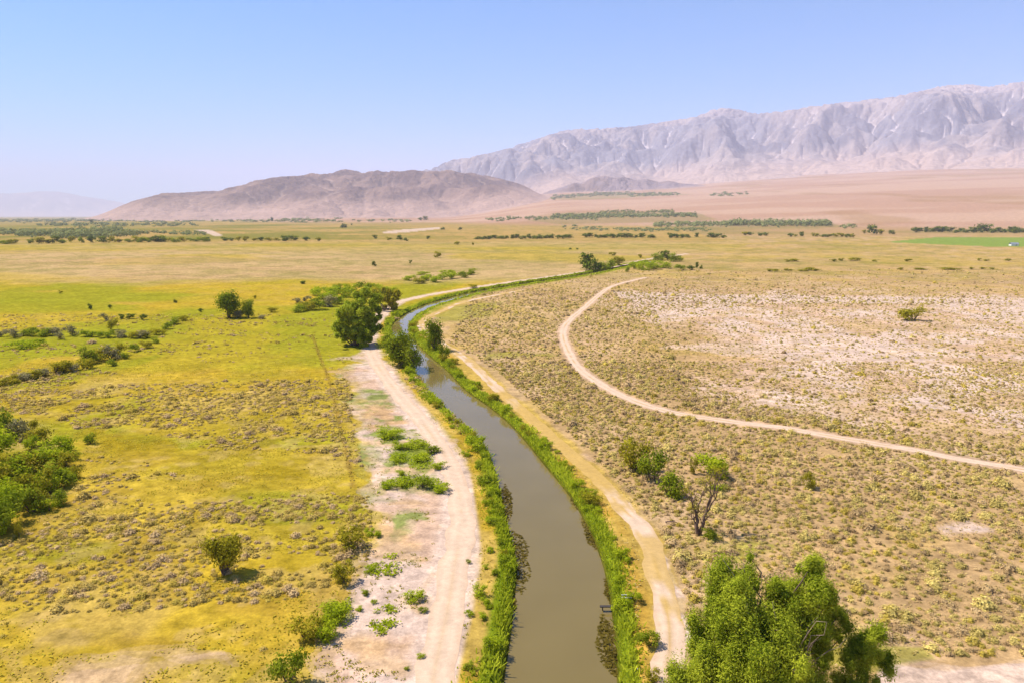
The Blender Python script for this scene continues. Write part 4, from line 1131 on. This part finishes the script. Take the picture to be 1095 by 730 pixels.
def scatter(step, x0, x1, y0, y1, dens, seed):
    """plants claim their own patch of soil: jittered cells, thinned by the local density"""
    r = np.random.default_rng(seed)
    gx_, gy_ = np.meshgrid(np.arange(x0, x1, step), np.arange(y0, y1, step))
    x = gx_.ravel(); y = gy_.ravel()
    x = x + r.uniform(-.5, .5, len(x)) * step * 1.7 + np.where((np.arange(len(x)) // gx_.shape[1]) % 2, step / 2, 0); y = y + r.uniform(-.5, .5, len(y)) * step * 1.7
    u, v = proj(x, y, np.zeros(len(x)))
    m = (u > -300) & (u < 1450) & (v < 860)
    x, y, u, v = x[m], y[m], u[m], v[m]
    p = dens(x, y, u, v)
    k = r.uniform(size=len(x)) < p
    return x[k], y[k], u[k], v[k], r


ALLROADS = [(P[::4], wd) for P, wd in ROADS.values()]


def clear_of_roads(x, y, extra=0.9):
    m = np.ones(len(x))
    for P, wd in ALLROADS:
        m *= seg_dist(x, y, P) > wd / 2 + extra
    return m


def dens_right(x, y, u, v):
    n30 = fbm(x / 40, y / 40, 201, 4); n8 = fbm(x / 7, y / 7, 202, 3)
    right = ~inpoly(u, v, LEFT_CANAL_PX)
    rp = inpoly(u, v, [(470, 360), (505, 380), (535, 400), (580, 440), (625, 478), (665, 520), (690, 548), (712, 590), (735, 640), (742, 690), (735, 900), (1600, 900), (1600, 240), (470, 290)])
    p = right * rp * np.clip(0.72 + 1.3 * (n30 - 0.3), 0.45, 1.2) * sstep(0.16, 0.38, n8)
    pale = inpoly(u, v, [(700, 330), (1200, 325), (1200, 490), (1000, 470), (880, 446), (740, 420)])
    p *= np.where(pale, 0.75, 1.15)
    for poly in ([(1000, 560), (1035, 555), (1068, 566), (1050, 575), (1008, 573)], [(940, 703), (1200, 700), (1200, 800), (930, 800)], [(880, 688), (985, 686), (1000, 702), (930, 718), (880, 712)]):
        p *= ~inpoly(u, v, poly)
    p = p * (1 - 0.93 * sstep(190, 540, np.hypot(x, y) + 120 * (n30 - .5)))
    return p * clear_of_roads(x, y) * (canal_dist(x, y) > 4.0)


def dens_left(x, y, u, v):
    n20 = fbm(x / 38, y / 13, 211, 4); n5 = fbm(x / 5, y / 5, 212, 3)
    left = inpoly(u, v, LEFT_CANAL_PX)
    p = left * sstep(0.38, 0.54, n20) * sstep(0.26, 0.52, n5) * 0.9
    tuss = inpoly(u, v, [(30, 430), (120, 410), (350, 405), (360, 450), (250, 462), (60, 455)])
    p = np.maximum(p, left * tuss * 0.6 * sstep(.3, .5, n5))
    tuss = inpoly(u, v, [(-50, 590), (60, 560), (200, 560), (390, 560), (400, 590), (330, 640), (180, 650), (-50, 660)])
    p = np.maximum(p, left * tuss * 0.7 * sstep(.3, .5, n5))
    tuss = inpoly(u, v, [(-50, 610), (150, 625), (300, 640), (345, 660), (300, 700), (230, 690), (100, 690), (-50, 715)])
    p = np.maximum(p, left * tuss * 0.55 * sstep(.38, .55, n5) * sstep(.36, .5, n20))
    p *= ~inpoly(u, v, [(372, 385), (412, 384), (530, 500), (551, 603), (535, 800), (320, 800), (352, 700), (385, 625), (400, 570), (392, 520), (378, 450)])
    p *= 1 - 0.85 * sstep(420, 385, v + 40 * (n20 - .5))
    p *= v > 318
    p *= ~inpoly(u, v, [(60, 715), (130, 698), (240, 693), (250, 706), (160, 716), (90, 800), (40, 800)])
    p *= ~inpoly(u, v, [(-50, 430), (75, 450), (90, 500), (75, 545), (0, 580), (-50, 590)])
    return p * clear_of_roads(x, y)


def populate(nm, kinds, data, srange, hr, label, cat, group, stuff_label, seed, cap=300):
    x, y, u, v, r = data
    n = len(x)
    dist = np.hypot(x, y)
    sz = srange[0] + (srange[1] - srange[0]) * np.clip(r.lognormal(-0.95, 0.8, n), 0, 2.4) * np.clip(1 + (dist - 120) / 900, 0.95, 1.3)
    sz *= np.where(r.uniform(size=n) < 0.10, 1.45, 1.0)
    if nm == 'sagebrush': sz *= np.where(inpoly(u, v, [(700, 330), (1200, 325), (1200, 490), (1000, 470), (880, 446), (740, 420)]), 0.78, 1.0)
    hh = sz * r.uniform(*hr, n); rz = r.uniform(0, 2 * PI, n); kd = r.integers(0, len(kinds), n)
    vis = (u > 0) & (u < 1095) & (v < 728)
    key = np.where(vis, sz / dist, 0)
    order = np.argsort(-key)
    front = order[:cap]
    near_m = []
    for i, (mt, sd) in enumerate(kinds):
        vv_, ff_, tt_ = sage_mesh(seed + i, mt, 190, 0.12, 10, 4)
        near_m.append(mesh_np(nm, vv_, ff_, M[mt], False, tint=tt_))
    for i in front:
        tag(add(nm, near_m[kd[i]], loc=(x[i], y[i], 0), rot=(0, 0, rz[i]), scale=(sz[i], sz[i], hh[i])), label, cat, group)
    rest = order[cap:]
    V, T, MI, mats, FA = [], [], [], [], []
    for i, (mt, sd) in enumerate(kinds):
        if mt not in mats: mats.append(mt)
        for lod, (a, b, nc, cs, sg, rg_) in enumerate(((0, 110, 90, .15, 8, 3), (110, 190, 40, .20, 7, 3), (190, 9999, 14, .30, 6, 3))):
            k = rest[(kd[rest] == i) & (dist[rest] >= a) & (dist[rest] < b)]
            if not len(k): continue
            vv_, ff_, tt_ = sage_mesh(seed + 50 + i * 3 + lod, mt, nc, cs, sg, rg_)
            cz, sn = np.cos(rz[k])[:, None], np.sin(rz[k])[:, None]
            X = (vv_[None, :, 0] * cz - vv_[None, :, 1] * sn) * sz[k][:, None] + x[k][:, None]
            Y3 = (vv_[None, :, 0] * sn + vv_[None, :, 1] * cz) * sz[k][:, None] + y[k][:, None]
            Z = vv_[None, :, 2] * hh[k][:, None]
            FA.append((ff_[None] + (np.arange(len(k)) * len(vv_))[:, None, None]).reshape(-1, 4) + sum(len(q_) for q_ in V))
            V.append(np.stack([X, Y3, Z], -1).reshape(-1, 3))
            T.append(np.clip(tt_[None, :] + r.normal(0, .2, (len(k), 1)), 0, 1).ravel())
            MI.append(np.full(len(k) * len(ff_), mats.index(mt)))
    v3 = np.vstack(V)
    me = mesh_np(nm + '_mass', v3, np.vstack(FA), [M[m] for m in mats], False, tint=np.concatenate(T), midx=np.concatenate(MI))
    tag(add(nm + '_cover', me), stuff_label, cat, kind='stuff')
    print(nm, n, len(v3))


da = scatter(1.3, -20, 560, 200, 560, dens_right, 901); db = scatter(0.80, -20, 260, 40, 200, dens_right, 903)
dr = tuple(np.concatenate([p_, q_]) for p_, q_ in zip(da[:4], db[:4])) + (da[4],)
populate('sagebrush', [('sage', 1), ('brush', 2), ('drysage', 3), ('sage', 4), ('drysage', 5), ('sage', 6)], dr, (0.42, 1.08), (0.55, 0.85),
         'low rounded sagebrush among many alike on the dry plain right of the canal', 'shrub', 'sagebrush on the dry right plain',
         'sagebrush covering the dry plain right of the canal', 910)
dl = scatter(0.74, -330, 20, 44, 300, dens_left, 902)
populate('meadow_scrub', [('meadow', 1), ('meadow', 2), ('brush', 3), ('drysage', 4)], dl, (0.46, 1.1), (0.42, 0.68),
         'low brown tussock among many alike in the yellow meadow left of the canal', 'shrub', 'brown tussocks in the left meadow',
         'brown tussocks scattered over the left meadow', 930)

# low grass sprays of the left meadow and dry grass between the sagebrush
r = np.random.default_rng(17)


def sprays(n, x0, x1, keep, mat, name, label, hz):
    x = r.uniform(x0, x1, n); y = 50 + 150 * r.uniform(0, 1, n) ** 1.25
    u, v = proj(x, y, np.zeros(n))
    k = (u > -40) & (u < 1140) & (v < 790) & keep(x, y, u, v)
    x, y = x[k], y[k]
    k = (clear_of_roads(x, y, 0.4) > 0) & (canal_dist(x, y) > 1.6)
    x, y = x[k], y[k]; n = len(x)
    c = np.c_[x, y, r.uniform(.02, hz, n)]
    v, f = cards(r, c, r.normal(0, .5, (n, 3)) + (0, 0, .9), np.full(n, .30), .55)
    v[:, 2] = np.maximum(v[:, 2], .004)
    tn = np.clip(r.normal(.5, .22, n) + .8 * (fbm(x / 5, y / 5, 89, 3) - .5), 0, 1)
    tag(add(name, mesh_np(name, v, f, M[mat], False, tint=tn)), label, 'grass', kind='stuff')


LEV_PX = [(372, 385), (412, 384), (500, 500), (515, 560), (508, 640), (490, 800), (320, 800), (352, 700), (385, 625), (400, 570), (392, 520), (378, 450)]
sprays(110000, -170, 20, lambda x, y, u, v: (fbm(x / 7, y / 5, 88, 4) > 0.47) & inpoly(u, v, LEFT_CANAL_PX) & ~inpoly(u, v, LEV_PX) & ~inpoly(u, v, [(70, 715), (130, 700), (240, 695), (250, 704), (160, 716), (90, 800), (40, 800)]),
       'yellowgrass', 'grass', 'yellow green grass growing over the left meadow', .16)
sprays(90000, 5, 170, lambda x, y, u, v: (fbm(x / 6, y / 6, 87, 4) > 0.48) & ~inpoly(u, v, LEFT_CANAL_PX) & ~inpoly(u, v, [(940, 703), (1200, 700), (1200, 800), (930, 800)]), 'drygrass', 'dry_grass', 'dry tan grass between the sagebrush', .14)

# weeds along the old field boundary in the left meadow
bd = catmull(np.array([flat(*p) for p in ((334, 358), (341, 378), (350, 402), (358, 430), (365, 462), (372, 492), (378, 520))]), 1.0)
q = np.repeat(bd, 3, axis=0) + r.normal(0, .3, (len(bd) * 3, 2)); n = len(q)
c = np.c_[q, r.uniform(.05, .5, n)]
v, f = cards(r, c, r.normal(size=(n, 3)) + (0, 0, .5), np.full(n, .32), .7)
tag(add('dry_weeds', mesh_np('dry_weeds', v, f, M['meadow'], False, tint=r.uniform(0, .7, n))), 'brown weeds along the old field boundary left of the levee', 'weeds', kind='stuff')

# sparse weeds on the pale levee
n = 3500
u_ = r.uniform(325, 515, n); v_ = r.uniform(385, 729, n)
x, y = flat(u_, v_)
k = inpoly(u_, v_, [(372, 385), (412, 384), (452, 440), (490, 500), (512, 560), (506, 640), (490, 800), (320, 800), (352, 700), (385, 625), (400, 570), (392, 520), (378, 450)])
k &= (fbm(x / 5.5, y / 5.5, 95, 4) > 0.54) & (r.uniform(size=n) < np.where(y < 130, .8, .5)) & (clear_of_roads(x, y, 0.3) > 0)
x, y = x[k], y[k]
q = np.repeat(np.c_[x, y], 5, axis=0) + r.normal(0, .13, (len(x) * 5, 2)); n = len(q)
c = np.c_[q, r.uniform(.02, .12, n)]
v, f = cards(r, c, r.normal(0, .6, (n, 3)) + (0, 0, .8), np.full(n, .20), .6)
v[:, 2] = np.maximum(v[:, 2], .005)
tag(add('weeds', mesh_np('levee_weeds', v, f, M['olive'], False, tint=np.clip(r.normal(.5, .25, n), 0, 1))), 'grey green weeds sprinkled over the pale levee', 'weeds', kind='stuff')

# low spreading greenery on the levee
n = 16000
u_ = r.uniform(335, 515, n); v_ = r.uniform(410, 700, n); x, y = flat(u_, v_)
k = np.zeros(n, bool)
for poly in ([(402, 452), (432, 456), (428, 474), (400, 472)], [(412, 480), (450, 462), (472, 470), (478, 498), (440, 504), (410, 494)], [(400, 520), (440, 506), (482, 508), (486, 530), (450, 524), (406, 528)], [(340, 652), (372, 638), (377, 668), (345, 684)], [(390, 600), (420, 590), (430, 612), (400, 620)], [(395, 655), (420, 650), (428, 668), (400, 675)]):
    k |= softpoly(u_, v_, poly, x, y, 7, 0.4, 53) > 0.5
k &= (fbm(x / 2.2, y / 2.2, 57, 3) > 0.42) & (clear_of_roads(x, y, 0.2) > 0)
x, y = x[k], y[k]; n = len(x) * 3
q = np.repeat(np.c_[x, y], 3, axis=0) + r.normal(0, .2, (n, 2))
v, f = cards(r, np.c_[q, r.uniform(.03, .38, n) * (0.4 + fbm(q[:, 0] / 1.5, q[:, 1] / 1.5, 58, 3))], r.normal(0, .55, (n, 3)) + (0, 0, .9), np.full(n, .34), .6)
v[:, 2] = np.maximum(v[:, 2], .005)
tag(add('ground_cover', mesh_np('ground_cover', v, f, M['bright'], False, tint=np.clip(r.normal(.5, .22, n), 0, 1))), 'low spreading green weeds over the pale levee', 'weeds', kind='stuff')

# waterweed in the canal
def weed(px, py, wpx, hpx, label, seed, z=0.05):
    r = np.random.default_rng(seed)
    x0, y0 = flat(px, py, WATER_Z)
    x1, y1 = flat(px + wpx / 2, py, WATER_Z); x2, y2 = flat(px, py - hpx / 2, WATER_Z)
    rx, ry = abs(x1 - x0), abs(y2 - y0)
    n = 520
    a = r.uniform(0, 2 * PI, n); q = np.sqrt(r.uniform(0, 1, n)) * (0.75 + 0.5 * vnoise(np.cos(a) * 2 + seed, np.sin(a) * 2, seed))
    c = np.c_[np.cos(a) * q * rx, np.sin(a) * q * ry, r.uniform(0.0, 0.22, n) * (1.1 - q)]
    v, f = cards(r, c, r.normal(0, .35, (n, 3)) + (0, 0, 1), np.full(n, .42), .6)
    v[:, 2] = np.maximum(v[:, 2], 0.004)
    o = add('waterweed', mesh_np('waterweed', v, f, M['weed'], False, tint=np.clip(r.normal(.45, .2, n), 0, 1)), loc=(x0, y0, WATER_Z))
    tag(o, label, 'waterweed')


weed(553, 597, 26, 58, 'largest brown waterweed mat against the left canal bank', 1)
weed(540, 538, 16, 36, 'small dark waterweed mat upstream of the largest one at left bank', 2)
weed(651, 690, 22, 60, 'brown waterweed mat by the right bank below the jetty plank', 3)
weed(655, 634, 16, 30, 'dark waterweed mat by the right bank just above the jetty plank', 4)
weed(618, 530, 18, 26, 'dark waterweed mat at the right bank midway up the canal', 5)
weed(633, 568, 16, 34, 'second dark waterweed mat at the right bank, nearer than the midway one', 6)
weed(547, 645, 8, 16, 'tiny dark waterweed tuft at the left bank near the camera', 7)

# jetty plank with its white railing
x, y = flat(667, 648, -0.3)
o = add('plank_jetty', None, loc=(x, y, 0)); tag(o, 'dark plank jetty with small white railing sticking out from the right bank', 'jetty')
v, f = box(-1.2, 0, -.28, 2.6, .34, .09); add('deck', mesh_np('deck', v, f, M['plank']), o)
for dx_ in (-2.2, -1.0, 0.0):
    v, f = tube(np.array([(dx_, 0.1, -2.0), (dx_, 0.1, -1.0), (dx_, 0.1, -.32)]), [.06] * 3, 6); add('pile', mesh_np('pile', v, f, M['plank']), o)
for dx_ in (-0.05, 0.35):
    v, f = box(dx_, .45, .2, .07, .07, 1.1); add('post', mesh_np('post', v, f, M['white']), o)
v, f = box(.35, .45, .78, 1.1, .06, .07); add('rail', mesh_np('rail', v, f, M['white']), o)
v, f = box(.35, .45, .45, 1.1, .06, .07); add('rail', mesh_np('rail', v, f, M['white']), o)
v, f = box(.45, -.12, -.16, .42, .5, .36); add('abutment', mesh_np('abutment', v, f, M['concrete']), o)
# outlet pipe
x, y = flat(677, 718, -0.3)
o = add('outlet_pipe', None, loc=(x, y, 0)); tag(o, 'short pale metal outlet pipe lying at the right bank near the camera', 'pipe')
v, f = tube(np.array([(-.55, 0, -.22), (0, 0, -.2), (.55, .02, -.14)]), [.2, .2, .2], 14); add('barrel', mesh_np('barrel', v, f, M['tin'], True), o)
parts = [tube(np.array([(.5, .02, -.15), (.58, .02, -.14), (.66, .02, -.13)]), [.27, .27, .27], 14)]
v, f = merge(parts); add('flange', mesh_np('flange', v, f, M['plank'], True), o)
v, f = box(.05, 0, -.5, .5, .5, .3); add('footing', mesh_np('footing', v, f, M['concrete']), o)
# float
x, y = flat(668, 724, WATER_Z)
th_ = np.linspace(0, PI, 9)
v, f = tube(np.c_[np.zeros(9), np.zeros(9), -np.cos(th_) * .14], np.maximum(np.sin(th_) * .16, .004), 12)
tag(add('float', mesh_np('float', v, f, M['white'], True), loc=(x, y, WATER_Z + .06)), 'small white float on the water beside the outlet pipe', 'float')

# white shed by the green field far right
x, y, z = site(1084, 263)
s = depth_of(x, y, z) / F
o = add('shed', None, loc=(x, y, z)); tag(o, 'small white shed beside the green field at far right', 'shed')
L_, D_, H_ = 8 * s, 4 * s, 2.2 * s
v, f = box(0, 0, H_ / 2, L_, D_, H_); add('wall', mesh_np('shed_wall', v, f, M['white']), o)
pr = np.array([(-L_ / 2 - .4, -D_ / 2 - .4, H_), (-L_ / 2 - .4, D_ / 2 + .4, H_), (-L_ / 2 - .4, 0, H_ * 1.5), (L_ / 2 + .4, -D_ / 2 - .4, H_), (L_ / 2 + .4, D_ / 2 + .4, H_), (L_ / 2 + .4, 0, H_ * 1.5)])
add('roof', mesh_np('shed_roof', pr, np.array([[0, 3, 5, 2], [1, 2, 5, 4], [0, 1, 4, 3]]), M['tin']), o)
v, f = box(L_ * .2, -D_ / 2 - .05, H_ * .4, L_ * .16, .08, H_ * .8); add('door', mesh_np('shed_door', v, f, M['concrete']), o)

# fallen log near the dead tree
x, y, z = site(720, 560)
o = add('fallen_log', None, loc=(x, y, .15)); tag(o, 'fallen grey log lying left of the half-bare tree', 'log')
v, f = tube(bend_path((-1.0, .2, 0), (0.9, -.2, 0), np.random.default_rng(2), 7, .05), np.linspace(.11, .06, 7), 7); add('trunk', mesh_np('log', v, f, M['darkdead'], True), o)
v, f = tube(bend_path((0, 0, .05), (.3, .4, .25), np.random.default_rng(3), 5, .05), np.linspace(.06, .02, 5), 5); add('branch', mesh_np('log_branch', v, f, M['darkdead'], True), o)

# ------------------------------------------------------------------ air
HAZE = 4.7e-5
m, nt, out = new_mat('haze')
pv = N(nt, 'ShaderNodeVolumePrincipled')
pv.inputs['Color'].default_value = (0.79, 0.79, 1.0, 1); pv.inputs['Density'].default_value = HAZE; pv.inputs['Anisotropy'].default_value = 0.0
nt.links.new(pv.outputs[0], out.inputs['Volume'])
S = 58000.0
v, f = box(0, 0, 0, 2 * S, 2 * S, 1); zt = 3500.0; zb_ = -5.0
v[:, 2] = np.where(v[:, 2] > 0, zt, zb_)
o = add('haze', mesh_np('haze', v, f, m)); tag(o, kind='stuff')

# ------------------------------------------------------------------ light
sun_el, sun_dir = math.radians(56), np.array((-0.90, 0.30))   # towards the sun, on the map
sun_dir = sun_dir / np.linalg.norm(sun_dir)
to_sun = np.array((sun_dir[0] * math.cos(sun_el), sun_dir[1] * math.cos(sun_el), math.sin(sun_el)))
L = bpy.data.lights.new('sun', 'SUN'); L.energy = 5.0; L.angle = math.radians(0.53); L.color = (1.0, 0.915, 0.77)
so = bpy.data.objects.new('sun', L); C.objects.link(so)
from mathutils import Vector
so.rotation_euler = Vector(to_sun).to_track_quat('Z', 'Y').to_euler()
w = bpy.data.worlds.new('World'); bpy.context.scene.world = w; w.use_nodes = True
nt = w.node_tree; bg = nt.nodes['Background']
sk = nt.nodes.new('ShaderNodeTexSky'); sk.sky_type = 'NISHITA'; sk.sun_disc = False
sk.sun_elevation = sun_el; sk.sun_rotation = math.atan2(sun_dir[0], sun_dir[1])
sk.altitude = 1200; sk.air_density = 1.0; sk.dust_density = 0.1; sk.ozone_density = 4.5
tint = nt.nodes.new('ShaderNodeMix'); tint.data_type = 'RGBA'; tint.blend_type = 'MULTIPLY'; tint.inputs[0].default_value = 1.0
tint.inputs[7].default_value = (0.06, 0.80, 1.20, 1)
nt.links.new(sk.outputs[0], tint.inputs[6]); nt.links.new(tint.outputs[2], bg.inputs[0]); bg.inputs[1].default_value = 0.09

# ------------------------------------------------------------------ camera and view
cam = bpy.data.cameras.new('camera'); co = bpy.data.objects.new('camera', cam); C.objects.link(co)
cam.sensor_fit = 'HORIZONTAL'; cam.sensor_width = 36; cam.lens = 36 * F / W0
cam.clip_start = 0.5; cam.clip_end = 120000
co.location = (0, 0, CAM_H); co.rotation_euler = (PI / 2 - PITCH, 0, 0)
sc = bpy.context.scene
sc.camera = co
sc.view_settings.view_transform = 'Standard'; sc.view_settings.look = 'None'
sc.view_settings.exposure = 0.8; sc.view_settings.gamma = 1.0
sc.cycles.max_bounces = 6; sc.cycles.diffuse_bounces = 2; sc.cycles.glossy_bounces = 2; sc.cycles.transmission_bounces = 2; sc.cycles.volume_bounces = 1
sc.cycles.use_denoising = True
